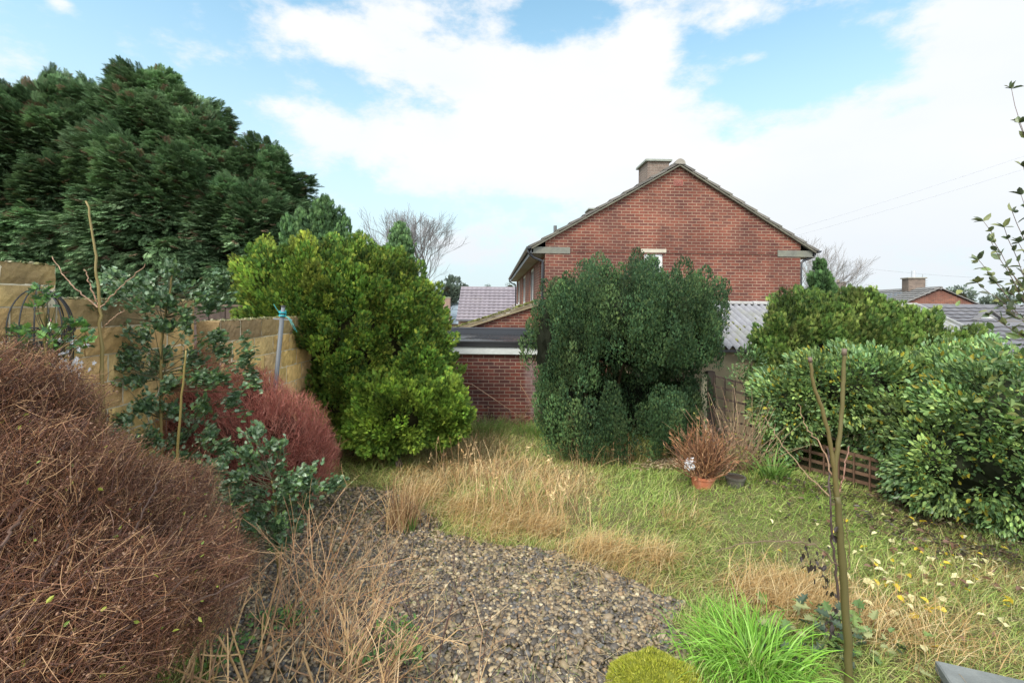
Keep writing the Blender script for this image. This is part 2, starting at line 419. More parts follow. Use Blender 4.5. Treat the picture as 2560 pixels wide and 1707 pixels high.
# ---------------------------------------------------------------- grass
def blade_paths(pos, az, L, lean, curl, K=4):
    t = np.linspace(0, 1, K)[None, :]
    th = lean[:, None] + curl[:, None] * t       # angle from vertical
    ds = L[:, None] / (K - 1)
    h = np.concatenate([np.zeros((len(L), 1)), np.cumsum(np.sin(th[:, :-1]) * ds, 1)], 1)
    v = np.concatenate([np.zeros((len(L), 1)), np.cumsum(np.cos(th[:, :-1]) * ds, 1)], 1)
    return np.stack([pos[:, :1] + h * np.cos(az)[:, None], pos[:, 1:2] + h * np.sin(az)[:, None], pos[:, 2:3] + v], -1)
def ribbons(mb, paths, w, col, tipcol=None):
    N, K, _ = paths.shape
    t = np.gradient(paths, axis=1); s = nrm(np.cross(t, rdir(N)[:, None, :] * .5 + np.array([0, 0, 1.])))
    prof = np.linspace(1, .12, K)[None, :, None] * w[:, None, None] / 2
    V = np.stack([paths - s * prof, paths + s * prof], 2)
    k = np.arange(K - 1)[:, None] * 2
    f = (k + np.array([0, 1, 3, 2])[None]).reshape(-1, 4)
    Fq = (np.arange(N)[:, None, None] * K * 2 + f[None]).reshape(-1, 4)
    if tipcol is None: tipcol = col
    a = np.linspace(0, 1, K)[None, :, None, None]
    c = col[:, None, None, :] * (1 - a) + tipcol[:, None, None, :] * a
    mb.add(V.reshape(-1, 3), Fq, np.broadcast_to(c, (N, K, 2, 3)).reshape(-1, 3))
LAWN = np.array([(-3.0, 2.4), (-3.0, 10.1), (3.2, 10.1), (3.6, 8.7), (4.3, 7.3), (5.2, 5.2), (6.2, 3.4), (6.2, 2.0)])
blobs = [(px_, py_, r_, w_) for px_, py_, r_, w_ in [  # straw patches
    (1250, 1150, .8, 1.0), (1050, 1200, .5, .9), (1400, 1200, .7, .7), (1330, 1290, .4, .7), (1480, 1380, .2, .5), (1620, 1400, .2, .2), (1700, 1440, .15, -.4),
    (1760, 1330, .25, .35), (1950, 1500, .30, 1.1), (1830, 1420, .25, -.2), (2350, 1500, .5, .35), (900, 1120, .6, .8), (1150, 1100, .8, .7), (2200, 1560, .5, .55),
    (1700, 1120, .4, -.3), (1650, 1200, .7, -.7), (1900, 1250, .7, -.6), (1200, 1065, .4, -.5), (2150, 1330, .5, -.4), (2500, 1600, .4, .4)]]
bw = [(G(a, b_)[:2], r_, w_) for a, b_, r_, w_ in blobs]
def strawness(x, y):
    s = .26 + .36 * wav(x, y, 2.2, 21, 5)
    for (c_, r_, w_) in bw: s = s + w_ * np.exp(-((x - c_[0]) ** 2 + (y - c_[1]) ** 2) / r_ ** 2)
    return s
def grass_field(n, Lr, wr, kind, seed):
    r = np.random.default_rng(seed)
    x = r.uniform(-3, 6.2, n); y = 2.2 + 7.9 * r.random(n) ** 1.0
    k = inpoly(x, y, LAWN) & ~in_gravel(x, y, .13); x, y = x[k], y[k]
    keep = r.random(len(x)) < np.clip(1.25 - .1 * y, .3, 1); x, y = x[keep], y[keep]
    s = strawness(x, y) + r.normal(0, .22, len(x))
    k = (s > .5) if kind == 'straw' else (s <= .62)
    x, y, s = x[k], y[k], s[k]; N = len(x)
    pos = np.stack([x, y, gz(x, y) - .01], 1)
    az = 1.4 * wav(x, y, 1.3, 31) - .6 + r.normal(0, 1.3, N)
    L = r.uniform(*Lr, N) * (1 + .35 * wav(x, y, 3, 41)); w = 1.1 * r.uniform(*wr, N) * (1 + .12 * (y - 4).clip(0))
    lean = r.uniform(.3, 1.35, N); curl = r.uniform(.1, 1.5, N)
    if kind == 'straw':
        base = np.array([(.66, .48, .21), (.55, .35, .13), (.76, .62, .34), (.40, .25, .10), (.60, .52, .24)])[r.integers(0, 5, N)]
    else:
        base = np.array([(.36, .50, .10), (.27, .42, .07), (.48, .58, .16), (.58, .58, .22), (.20, .32, .08)])[r.integers(0, 5, N)]
        g = np.clip(s + .1, 0, 1)[:, None]; base = base * (1 - .5 * g) + np.array([.60, .55, .22]) * .5 * g
    base = base * r.uniform(.7, 1.15, (N, 1))
    return pos, az, L, w, lean, curl, base
mb = MB()
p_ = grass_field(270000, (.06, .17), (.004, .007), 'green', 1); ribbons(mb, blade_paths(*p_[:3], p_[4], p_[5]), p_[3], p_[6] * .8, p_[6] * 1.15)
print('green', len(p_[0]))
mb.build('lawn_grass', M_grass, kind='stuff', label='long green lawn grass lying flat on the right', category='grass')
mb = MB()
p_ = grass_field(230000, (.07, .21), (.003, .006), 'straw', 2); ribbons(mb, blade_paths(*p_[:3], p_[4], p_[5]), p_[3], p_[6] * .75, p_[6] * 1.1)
print('straw', len(p_[0]))
# matted straw tufts over the gravel edge
ex, ey = [], []
for px_, py_, r_, n_ in [(1500, 1385, .32, 800), (1640, 1400, .2, 450), (1250, 1310, .40, 1500), (1150, 1280, .3, 1000), (1960, 1500, .34, 2600), (1060, 1240, .22, 700), (1700, 1300, .3, 250), (2200, 1560, .5, 1000), (1350, 1330, .18, 800)]:
    c_ = G(px_, py_); ex.append(rng.normal(c_[0], r_ * .55, n_)); ey.append(rng.normal(c_[1], r_ * .6, n_))
ex, ey = np.concatenate(ex), np.concatenate(ey); n = len(ex)
col = np.array([(.70, .50, .22), (.60, .38, .15), (.78, .62, .34), (.42, .26, .11)])[rng.integers(0, 4, n)] * rng.uniform(.7, 1.1, (n, 1))
hump = .10 * np.exp(-((wav(ex, ey, 4, 5) - .2)) ** 2)
ribbons(mb, blade_paths(np.stack([ex, ey, gz(ex, ey) + hump * rng.random(n)], 1), rng.uniform(-3.1, 1.6, n), rng.uniform(.12, .36, n), rng.uniform(.5, 1.3, n), rng.uniform(.6, 1.5, n), 5), rng.uniform(.003, .0055, n), col)
mb.build('dead_grass', M_grass, kind='stuff', label='pale straw coloured dead grass matted across the lawn', category='dead grass')
# few green weeds poking through the gravel
x = rng.uniform(-2.2, 2.0, 5000); y = rng.uniform(2.4, 6.8, 5000); k = in_gravel(x, y) & (wav(x, y, 2.4, 77, 3) > .62); x, y = x[k], y[k]; n = len(x)
mb = MB(); c_ = np.array([(.16, .26, .06), (.3, .33, .1), (.45, .33, .15)])[rng.integers(0, 3, n)]
ribbons(mb, blade_paths(np.stack([x, y, gz(x, y)], 1), rng.uniform(0, 6.28, n), rng.uniform(.04, .14, n), rng.uniform(.2, 1.1, n), rng.uniform(0, 1.1, n)), rng.uniform(.003, .006, n), c_)
# bleached strands lying flat on the stones
n = 9000; x = rng.uniform(-2.6, 2.2, n); y = rng.uniform(2.4, 7.0, n); k = in_gravel(x, y) & (rng.random(n) < .25 + .6 * (wav(x, y, 3, 91) > .1)); x, y = x[k], y[k]; n = len(x)
ribbons(mb, blade_paths(np.stack([x, y, gz(x, y) + .03], 1), rng.uniform(0, 6.28, n), rng.uniform(.05, .22, n), rng.uniform(1.2, 1.5, n), rng.uniform(-.1, .35, n)), rng.uniform(.002, .004, n), np.array([(.55, .40, .2), (.35, .24, .12), (.25, .30, .1), (.62, .5, .3)])[rng.integers(0, 4, n)])
mb.build('weeds', M_grass, kind='stuff', label='thin weeds growing up through the gravel', category='weeds')

# tall dry stalks standing in the straw
def stalks(name, label, cat, spots, n, H, w, pal, mat=M_twig, heads=True, leanx=0.0, green=0, group=None):
    c_ = G(*spots[0][:2]); t = thing(name, label, cat, (c_[0], c_[1], float(gz(c_[0], c_[1]))), group=group)
    mb = MB(); hd = MB()
    xs, ys = [], []
    for px_, py_, rx_, ry_ in spots:
        q = G(px_, py_); m_ = n // len(spots); xs.append(rng.normal(q[0], rx_, m_)); ys.append(rng.normal(q[1], ry_, m_))
    x, y = np.concatenate(xs), np.concatenate(ys); N = len(x)
    az = rng.uniform(0, 6.28, N); L = rng.uniform(*H, N)
    pts = blade_paths(np.stack([x, y, gz(x, y) - .02], 1), az, L, np.abs(rng.normal(.05, .30, N)), rng.normal(.2, .5, N), 5)
    pts[:, :, 0] += leanx * (pts[:, :, 2] - pts[:, :1, 2])
    col = np.array(pal)[rng.integers(0, len(pal), N)] * rng.uniform(.7, 1.15, (N, 1))
    mb.tubes(pts, np.linspace(w, w * .45, 5)[None], col)
    offs(mb, t).build('stem', mat, t, kind='stuff')
    if heads:
        tips = pts[:, -1]; k = rng.random(N) < .5; tips, cc = tips[k], col[k]; nn = len(tips)
        for _ in range(5):
            d_ = nrm(rng.normal(size=(nn, 3)) + [0, 0, .9])
            hd.scatter(LEAF_THIN, tips - rng.uniform(0, .08, (nn, 1)) * [0, 0, 1.], frames(d_, rdir(nn)), rng.uniform(.03, .06, nn), cc * 1.1)
        offs(hd, t).build('seed_head', mat, t, kind='stuff')
    return t
# leaf templates: (verts, faces, shade per vert); y is the length, z the normal
LEAF_THIN = (np.array([(0, 0, 0), (.1, .45, .02), (0, 1, 0), (-.1, .45, .02)]), np.array([[0, 1, 2, 3]]), np.ones(4))
LEAF_OVAL = (np.array([(0, 0, 0), (0, .5, -.04), (0, 1, -.1), (.23, .3, .05), (.2, .68, .02), (-.23, .3, .05), (-.2, .68, .02)]),
             np.array([[0, 3, 4, 1], [1, 4, 2, 2], [0, 1, 6, 5], [1, 2, 6, 6]])[:, :], np.ones(7))
LEAF_OVAL = (np.array([(0, 0, 0), (0, .5, -.04), (0, 1, -.12), (.24, .3, .06), (.2, .7, .03), (-.24, .3, .06), (-.2, .7, .03)]),
             np.array([[0, 3, 1], [3, 4, 1], [4, 2, 1], [0, 1, 5], [5, 1, 6], [6, 1, 2]]), np.ones(7))
_hv = [(0, 0, 0)]
for k_, (a_, b_) in enumerate([(.16, .12), (.42, .22), (.17, .34), (.46, .48), (.18, .58), (.36, .76), (.12, .84)]): _hv.append((a_, b_, .12 if k_ % 2 else .02))
_hv.append((0, 1.08, 0))
_left = [(-v[0], v[1], v[2]) for v in _hv[1:8]][::-1]
_H = np.array(_hv + _left + [(0, .5, -.06)])
LEAF_HOLLY = (_H, np.array([[16, i, (i + 1) % 16] for i in range(16)]), np.ones(17))
def frond(n_side=5, droop=.25, spread=.75, wid=.10, seed=0):
    """a flat evergreen spray: side shoots off one axis"""
    r = np.random.default_rng(seed); V, Fc, S = [], [], []
    def blade(a, d, L, w, s0, s1):
        d = np.array(d) / np.linalg.norm(d); p = np.array([-d[1], d[0], 0]); b0 = len(V); a = np.array(a, float)
        V.extend([a, a + d * L * .45 + p * w, a + d * L + np.array([0, 0, -droop * L * .6]), a + d * L * .45 - p * w]); Fc.append([b0, b0 + 1, b0 + 2, b0 + 3]); S.extend([s0, (s0 + s1) / 2, s1, (s0 + s1) / 2])
    blade((0, 0, 0), (0, 1, 0), 1.0, wid * .6, .4, 1.7)
    for i in range(n_side):
        y_ = .1 + .75 * i / n_side; L = (.62 - .42 * i / n_side) * r.uniform(.85, 1.15)
        for sgn in (-1, 1):
            blade((0, y_, -droop * y_ * y_ * .6), (sgn * spread, 1, r.uniform(-.15, .15)), L, wid * r.uniform(.8, 1.2), .45, 1.65)
    return np.array(V), np.array(Fc), np.array(S)
FR_BIG, FR_MID, FR_YEW = frond(6, .45, .62, .040, 1), frond(4, .35, .5, .055, 2), frond(4, .05, .45, .06, 3)

# ---------------------------------------------------------------- crowns of evergreens
def in_lobes(p, L, k, skip=None):
    o = np.zeros(len(p), bool)
    for i, (c_, r_) in enumerate(L):
        q = (((p - c_) / (r_ * k)) ** 2).sum(1) < 1
        if skip is not None: q &= (skip != i)
        o |= q
    return o
def crown(lobes, nclump, csize, nleaf, T, lsize, pal, up=.4, elong=1.5, out_mix=.6, droop=0.0, facing=True, cjit=.18, core=True, zmin=None, corecol=(.035, .03, .018), core_k=.86, cvar=.25, leafup=.3, twist=.5, top_spike=0.0, warm=None, pj=.07, nup=.5, nrd=.8, lout=.8):
    L = [(np.array(c_, float), np.array(r_, float)) for c_, r_ in lobes]
    sh_ = csize * elong * .42 + (lsize[0] + lsize[1]) * .22
    L = [(c_, np.maximum(r_ - sh_, r_ * .45)) for c_, r_ in L]
    area = np.array([(r_[0] * r_[1] + r_[1] * r_[2] + r_[0] * r_[2]) for _, r_ in L]); w = area / area.sum()
    li = rng.choice(len(L), nclump * 2, p=w); d = rdir(nclump * 2)
    c_ = np.array([l[0] for l in L])[li]; r_ = np.array([l[1] for l in L])[li]
    p = c_ + d * r_ * (1 + np.clip(rng.normal(0, pj, (len(d), 1)), -.35, .35))
    k = ~in_lobes(p, L, .93, li)
    if facing: k &= ((p - c_)[:, 1] < .55 * r_[:, 1]) | (rng.random(len(p)) < .35)
    p, d, r_ = p[k], nrm(d[k] / r_[k]), r_[k]
    if zmin is not None: q = p[:, 2] > zmin; p, d, r_ = p[q], d[q], r_[q]
    n = len(p)
    ax = nrm(d * out_mix + np.array([0, 0, up]) + rng.normal(0, .15, (n, 3)))
    cs = csize * rng.uniform(.65, 1.35, n)
    if top_spike: cs = cs * (1 + top_spike * (d[:, 2] > .5) * rng.random(n))
    ccol = 1 + rng.normal(0, cvar, (n, 1)); hue = rng.random((n, 1))
    # leaves on the clumps
    ci = rng.choice(n, nleaf, p=cs ** 2 / (cs ** 2).sum())
    A = ax[ci]; rd = rdir(nleaf); rd = nrm(rd - A * (rd * A).sum(1, keepdims=True) + d[ci] * .25)
    h = rng.beta(1.3, 1.35, (nleaf, 1)); prof = np.sqrt(np.clip(1 - np.abs(h * 1.55 - .55) ** 1.7, 0, 1))     # plume: full low down, pointed at the tip
    prof = np.where(h < .2, .75 + h, prof)
    lobe = 1 + .22 * np.sin(h * 9 + ci[:, None] * 1.7 + np.arctan2(rd[:, 1:2], rd[:, :1]) * 2)
    pos = p[ci] + A * (h - .35) * ((cs * elong * 1.25)[ci])[:, None] + rd * prof * lobe * cs[ci][:, None] * rng.uniform(.6, 1.0, (nleaf, 1))
    ldir = nrm(rd * (1 - .55 * h) * lout + d[ci] * (.5 if nup > 1 else 0) + A * (.55 + .6 * h) + np.array([0, 0, leafup - droop * 1.0]) + rng.normal(0, .22, rd.shape)); ld = rd
    nn = nrm(np.array([0, 0, 1.]) * nup + rd * nrd + rng.normal(0, twist, ld.shape))
    pal = np.array(pal); pc = pal[rng.integers(0, len(pal), nleaf)]
    pc2 = pal[(hue[ci][:, 0] * len(pal)).astype(int)]
    col = (pc * .62 + pc2 * .38) * np.clip(ccol[ci], .45, 1.7) * rng.uniform(.6, 1.35, (nleaf, 1))
    if warm is not None:
        q = ((hue[ci][:, 0] > 1 - warm[1]) & (rng.random(nleaf) < .5)) if warm[1] > .06 else rng.random(nleaf) < warm[1]; col[q] = np.array(warm[0]) * rng.uniform(.6, 1.2, (q.sum(), 1))
    gk = pos[:, 2] > gz(pos[:, 0], pos[:, 1]) + .03
    if zmin is not None: gk &= pos[:, 2] > zmin - .15
    mb = MB(); ls = rng.uniform(*lsize, nleaf); cb = MB()
    mb.scatter(T, pos[gk], frames(ldir[gk], nn[gk]), ls[gk], col[gk])
    if core:  # solid core: dead inner foliage, with crown shade put into its dark colour
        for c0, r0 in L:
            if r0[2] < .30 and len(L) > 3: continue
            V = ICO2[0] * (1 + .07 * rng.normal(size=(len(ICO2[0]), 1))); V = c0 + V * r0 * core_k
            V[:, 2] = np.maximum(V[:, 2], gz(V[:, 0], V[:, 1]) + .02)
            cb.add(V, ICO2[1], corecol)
    return mb, cb, (p, d, ax, cs)
def trunk(base, top, r0, r1, col, wob=.06, K=8, sides=8):
    t = np.linspace(0, 1, K)[:, None]; pts = np.array(base)[None] * (1 - t) + np.array(top)[None] * t
    pts[1:-1] += rng.normal(0, wob, (K - 2, 3)) * [1, 1, .2]
    return MB().tube(pts, np.linspace(r0, r1, K), col, sides)
def limbs(mb, base, ends, r, col):
    ends = np.array(ends); n = len(ends); b0 = np.array(base, float); t = np.linspace(0, 1, 6)[None, :, None]
    st = b0 + np.array([0, 0, 1.]) * (np.clip(ends[:, 2:3] - b0[2], 0, None) * .45)
    p = st[:, None] * (1 - t) + ends[:, None] * t; p[:, :, 2] += (np.sin(t[..., 0] * PI) * .08)
    mb.tubes(p, np.linspace(r, r * .3, 6)[None], np.tile(col, (n, 1)), 5)
BARK = (.12, .085, .06)
def evergreen(name, label, cat, lobes, base, trunk_top, tr, group=None, mat=M_needle, nlimb=14, seed=0, **kw):
    global rng
    rng = np.random.default_rng(sum(ord(c) for c in label) + seed)
    t = thing(name, label, cat, (base[0], base[1], float(gz(base[0], base[1]))), group=group)
    cm_, cb, (p, d, ax, cs) = crown(lobes, **kw)
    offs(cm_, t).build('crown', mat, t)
    if cb.n: offs(cb, t).build('shaded_inner_growth', M_core, t, kind='stuff')
    b0 = (base[0], base[1], float(gz(base[0], base[1])) - .05)
    tk = trunk(b0, trunk_top, tr, tr * .35, BARK)
    k = rng.choice(len(p), min(nlimb, len(p)), replace=False); limbs(tk, b0, p[k] - d[k] * .1, tr * .35, BARK)
    offs(tk, t).build('trunk', M_twig, t, smooth=True)
    return t

# ---------------------------------------------------------------- buildings
def wall_holes(mb, u0, u1, z0, z1, holes, th, axis='x'):
    """a wall slab with real openings; thickness th goes away from the face at 0"""
    us = sorted({u0, u1, *[h[0] for h in holes], *[h[1] for h in holes]}); zs = sorted({z0, z1, *[h[2] for h in holes], *[h[3] for h in holes]})
    def pt(u, w, z): return (u, w, z) if axis == 'x' else (w, u, z)
    for i in range(len(us) - 1):
        for j in range(len(zs) - 1):
            um, zm = (us[i] + us[i + 1]) / 2, (zs[j] + zs[j + 1]) / 2
            if any(h[0] < um < h[1] and h[2] < zm < h[3] for h in holes): continue
            mb.add([pt(us[i], 0, zs[j]), pt(us[i + 1], 0, zs[j]), pt(us[i + 1], 0, zs[j + 1]), pt(us[i], 0, zs[j + 1])], [[0, 1, 2, 3]])
    for h in holes:
        for a, b_ in (((h[0], h[2]), (h[1], h[2])), ((h[1], h[2]), (h[1], h[3])), ((h[1], h[3]), (h[0], h[3])), ((h[0], h[3]), (h[0], h[2]))):
            mb.add([pt(a[0], 0, a[1]), pt(b_[0], 0, b_[1]), pt(b_[0], th, b_[1]), pt(a[0], th, a[1])], [[0, 1, 2, 3]])
    return mb
WHITE = (.82, .82, .80)
def window(par, u0, u1, z0, z1, w, axis='x', lights=1, sill=True, name='window'):
    """uPVC window set w behind the wall face: frame > pane, sill"""
    def bx(mb, ua, ub, wa, wb, za, zb, c=WHITE): mb.box((ua, wa, za) if axis == 'x' else (wa, ua, za), (ub, wb, zb) if axis == 'x' else (wb, ub, zb), c)
    f = MB(); g = MB(); t = .05
    lo, hi = (w, w + .06)
    bx(f, u0, u0 + t, lo, hi, z0, z1); bx(f, u1 - t, u1, lo, hi, z0, z1); bx(f, u0 + t, u1 - t, lo, hi, z0, z0 + t); bx(f, u0 + t, u1 - t, lo, hi, z1 - t, z1)
    W = (u1 - u0) / lights
    for i in range(1, lights): bx(f, u0 + i * W - .035, u0 + i * W + .035, lo - .004, hi, z0 + t, z1 - t)
    for i in range(lights):  # opening sash inside the frame
        a, b_ = u0 + i * W + .05, u0 + (i + 1) * W - .05; s = .045
        bx(f, a, a + s, lo - .012, lo - .002, z0 + t, z1 - t); bx(f, b_ - s, b_, lo - .012, lo - .002, z0 + t, z1 - t)
        bx(f, a + s, b_ - s, lo - .012, lo - .002, z0 + t, z0 + t + s); bx(f, a + s, b_ - s, lo - .012, lo - .002, z1 - t - s, z1 - t)
    fo = f.build(name, M_paint, par)
    bx(g, u0 + t, u1 - t, w + .02, w + .03, z0 + t, z1 - t); g.build('pane', M_glass, fo)
    if sill: s_ = MB(); bx(s_, u0 - .04, u1 + .04, -.06, w, z0 - .06, z0 - .005); s_.build('sill', M_paint, fo)
    return fo
def tile_slope(mb, a, b_, run, rise, rows, th=.025, over=.03, col=(.12, .11, .10), var=.15, waves=0, pitchdir=None):
    """stepped tile courses: a->b is the eave line, run is the horizontal vector up the slope"""
    a, b_, run = np.array(a, float), np.array(b_, float), np.array(run, float)
    e = b_ - a; L = np.linalg.norm(e); e /= L; up = run + np.array([0, 0, rise]); SL = np.linalg.norm(up); up_ = up / SL
    n = np.cross(e, up_); n = n if n[2] > 0 else -n
    nw = max(1, int(waves * L)) if waves else 1; ns = nw * 6 if waves else 1
    for r in range(rows):
        y0 = SL * r / rows - (over if r == 0 else .05); y1 = SL * (r + 1) / rows
        s = np.linspace(0, L, ns + 1)
        wv = (.5 + .5 * np.cos(s / L * nw * 2 * PI)) * .035 if waves else np.zeros(ns + 1)
        wv = np.sign(wv - .012) * .012 + .012 if waves and False else wv
        lo_t = a + e * s[:, None] + up_ * y0 + n * (th * 2 + wv)[:, None]
        hi_t = a + e * s[:, None] + up_ * y1 + n * (th * .9 + wv)[:, None]
        lo_b = a + e * s[:, None] + up_ * y0 + n * (th * .2 + wv * .6)[:, None]
        hi_b = a + e * s[:, None] + up_ * y1 - n * .01 + n * 0
        V = np.concatenate([lo_t, hi_t, lo_b, hi_b]); m_ = ns + 1; i = np.arange(ns)
        F = np.concatenate([np.stack([i, i + 1, m_ + i + 1, m_ + i], 1), np.stack([2 * m_ + i + 1, 2 * m_ + i, 3 * m_ + i, 3 * m_ + i + 1], 1)[:, ::1], np.stack([2 * m_ + i, 2 * m_ + i + 1, i + 1, i], 1)])
        F = np.concatenate([F, [[2 * m_, 0, m_, 3 * m_]], [[m_ - 1, 3 * m_ - 1, 4 * m_ - 1, 2 * m_ - 1]]])
        cc = np.repeat(np.array(col)[None] * (1 + rng.normal(0, var * .5) + .10 * np.cos(s / L * nw * 2 * PI)[:, None]), 4, 0).reshape(len(s), 4, 3).transpose(1, 0, 2).reshape(-1, 3) if waves else np.tile(np.array(col) * (1 + rng.normal(0, var)), (len(V), 1))
        mb.add(V, F, cc)
    return mb

# --- the brick house
a_ = math.atan(0.0375)
W_, D_, ZE, ZA, UA, OV, ZG = 6.53, 15.2, 3.92, 6.08, 3.36, .36, -1.3
house = thing('brick_house', 'red brick house end with stepped tiled gable rising behind the dark yew', 'house', (.82, 12.0, 0), a_)
mb = MB(); wall_holes(mb, 0, W_, ZG, ZE - .12, [(2.50, 2.98, 2.78, 3.83)], .12)
zl_, zr_ = ZE + OV * (ZA - ZE) / (UA + OV) - .03, ZE + OV * (ZA - ZE) / (W_ - UA + OV) - .03
mb.add([(0, 0, ZE - .12), (W_, 0, ZE - .12), (W_, 0, zr_), (UA, 0, ZA - .03), (0, 0, zl_)], [[0, 1, 2, 3, 4]])
mb.build('gable_wall', M_brx, house)
mb = MB()
ws = [(.35, 1.45, 2.5, 3.72), (3.5, 5.2, 2.5, 3.72), (7.6, 9.6, 2.5, 3.72), (12.0, 14.2, 2.5, 3.72)]
wall_holes(mb, 0, D_, ZG, ZE - .12, ws, .12, 'y')
mb.add([(W_, 0, ZG), (W_, D_, ZG), (W_, D_, ZE - .1), (W_, 0, ZE - .1)], [[0, 1, 2, 3]])
mb.add([(0, D_, ZG), (W_, D_, ZG), (W_, D_, ZE), (UA, D_, ZA - .04), (0, D_, ZE)], [[0, 1, 2, 3, 4]])
mb.build('side_wall', M_bry, house)
window(house, 2.50, 2.98, 2.78, 3.83, .05, 'x', 1)
for w_ in ws: window(house, w_[0], w_[1], w_[2], w_[3], .05, 'y', 2 if w_[1] - w_[0] > 1.3 else 1)
MB().box((2.42, -.008, 3.835), (3.06, .05, 3.925), (.55, .5, .4)).build('lintel', M_conc, house)
for s_, u0, u1 in ((-1, -.30, .62), (1, W_ - .60, W_ + .30)):
    mb = MB(); zt = ZE - .005; mb.add([(u0, -.02, zt - .14 - (.0 if s_ < 0 else .0)), (u1, -.02, zt - .14), (u1, -.02, zt + .02), (u0, -.02, zt + .02), (u0, .1, zt - .14), (u1, .1, zt - .14), (u1, .1, zt + .02), (u0, .1, zt + .02)],
        [[0, 1, 2, 3], [4, 7, 6, 5], [0, 4, 5, 1], [3, 2, 6, 7], [0, 3, 7, 4], [1, 5, 6, 2]], (.20, .20, .17)); mb.build('corbel_stone', M_conc, house)
mb = MB(); mb.box((UA - .13, -.015, ZA - .56), (UA + .10, .02, ZA - .41), (.42, .14, .11))
mb.build('air_brick', M_clay, house)
mb = MB()
for i in range(8):
    for j in range(4): mb.box((UA - .12 + i * .027, -.018, ZA - .55 + j * .034), (UA - .12 + i * .027 + .015, -.0155, ZA - .55 + j * .034 + .02), (.05, .02, .02))
mb.build('vent_holes', M_clay, house)
# roof: tile courses on both slopes
mb = MB(); pl = (ZA - ZE)
tile_slope(mb, (-OV, D_ + .1, ZE), (-OV, -.09, ZE), (UA + OV, 0, 0), pl, 11, .034, .05, (.15, .135, .12))
tile_slope(mb, (W_ + OV, -.09, ZE), (W_ + OV, D_ + .1, ZE), (UA - W_ - OV, 0, 0), pl, 11, .034, .05, (.17, .155, .135))
rf = mb.build('roof', M_tile, house)
mb = MB()
for i in range(34):
    y0 = -.11 + i * .455
    an = np.linspace(0, PI, 9); r0, r1 = .135, .12
    V = [(UA + math.cos(q) * r0, y0, ZA - .03 + math.sin(q) * r0) for q in an] + [(UA + math.cos(q) * r1, y0 + .45, ZA - .03 + math.sin(q) * r1) for q in an]
    k_ = len(an); mb.add(V, [[j, j + 1, k_ + j + 1, k_ + j] for j in range(k_ - 1)], np.array((.19, .16, .135)) * rng.uniform(.8, 1.1))
    if i == 0: mb.add(V[:k_], [list(range(k_))], (.3, .27, .23))
mb.build('ridge_tiles', M_tile, rf, smooth=False)
mb = MB()
for (ua, ub) in ((-OV, UA), (W_ + OV, UA)):   # mortar and undercloak strip along the verge
    a3 = np.array([ua, -.05, ZE - .035]); b3 = np.array([ub, -.05, ZA - .05]); mb.beam(a3, b3, .08, .035, (.15, .14, .11))
mb.build('verge', M_conc, rf)
mb = MB(); mb.box((-OV + .02, .0, ZE - .15), (0, D_, ZE - .13), (.42, .40, .36)); mb.box((W_, .0, ZE - .15), (W_ + OV - .02, D_, ZE - .13), (.42, .40, .36))
mb.build('soffit', M_conc, house)
mb = MB(); mb.box((-OV, -.02, ZE - .16), (-OV + .02, D_, ZE + .01), (.05, .05, .055)); mb.box((W_ + OV - .02, -.02, ZE - .16), (W_ + OV, D_, ZE + .01), (.05, .05, .055))
mb.build('fascia', M_black, house)
def gutter(x_, y0, y1, z_):
    mb = MB(); an = np.linspace(PI, 2 * PI, 7); k_ = len(an)
    for r_, fl in ((.058, 1), (.05, -1)):
        V = [(x_ + math.cos(q) * r_, y, z_ + math.sin(q) * r_) for y in (y0, y1) for q in an]
        mb.add(V, [[j, j + 1, k_ + j + 1, k_ + j] for j in range(k_ - 1)], (.025, .025, .03))
    for y in (y0, y1): mb.add([(x_ + math.cos(q) * .058, y, z_ + math.sin(q) * .058) for q in an], [list(range(k_))], (.025, .025, .03))
    return mb
gutter(-OV - .06, -.12, D_ + .1, ZE + .01).build('gutter', M_black, house); gutter(W_ + OV + .06, -.12, D_ + .1, ZE + .01).build('gutter', M_black, house)
for y in (.06, D_ - .15):
    MB().tube([(-OV - .06, y, ZE - .05), (-OV - .06, y, ZE - .13), (-.28, y, ZE - .25), (-.07, y, ZE - .33), (-.055, y, ZE - .42), (-.055, y, -1.2)], .034, (.03, .03, .035), 8).build('downpipe', M_black, house, smooth=True)
MB().tube([(W_ + OV + .06, .06, ZE - .05), (W_ + OV + .02, .06, ZE - .13), (W_ + .14, .06, ZE - .22), (W_ + .055, .06, ZE - .30), (W_ + .055, .06, -1.2)], .034, (.03, .03, .035), 8).build('downpipe', M_black, house, smooth=True)
for v_, h_ in ((1.55, 6.60), (9.8, 6.85)):
    mb = MB(); mb.box((UA - .30, v_, ZA - .5), (UA + .32, v_ + .85, h_), (.3, .3, .3)); ch = mb.build('chimney', M_brown, rf)
    MB().box((UA - .37, v_ - .06, h_), (UA + .39, v_ + .91, h_ + .055), (.30, .32, .28)).build('chimney_cap', M_conc, ch)
    MB().tube([(UA, v_ + .4, h_ + .04), (UA, v_ + .4, h_ + .15)], [.07, .06], (.3, .24, .2), 10).build('flue', M_clay, ch)
MB().tube([(.48, 1.9, 4.2), (.48, 1.9, 4.78)], .05, (.12, .12, .12), 10).build('vent_pipe', M_black, rf)

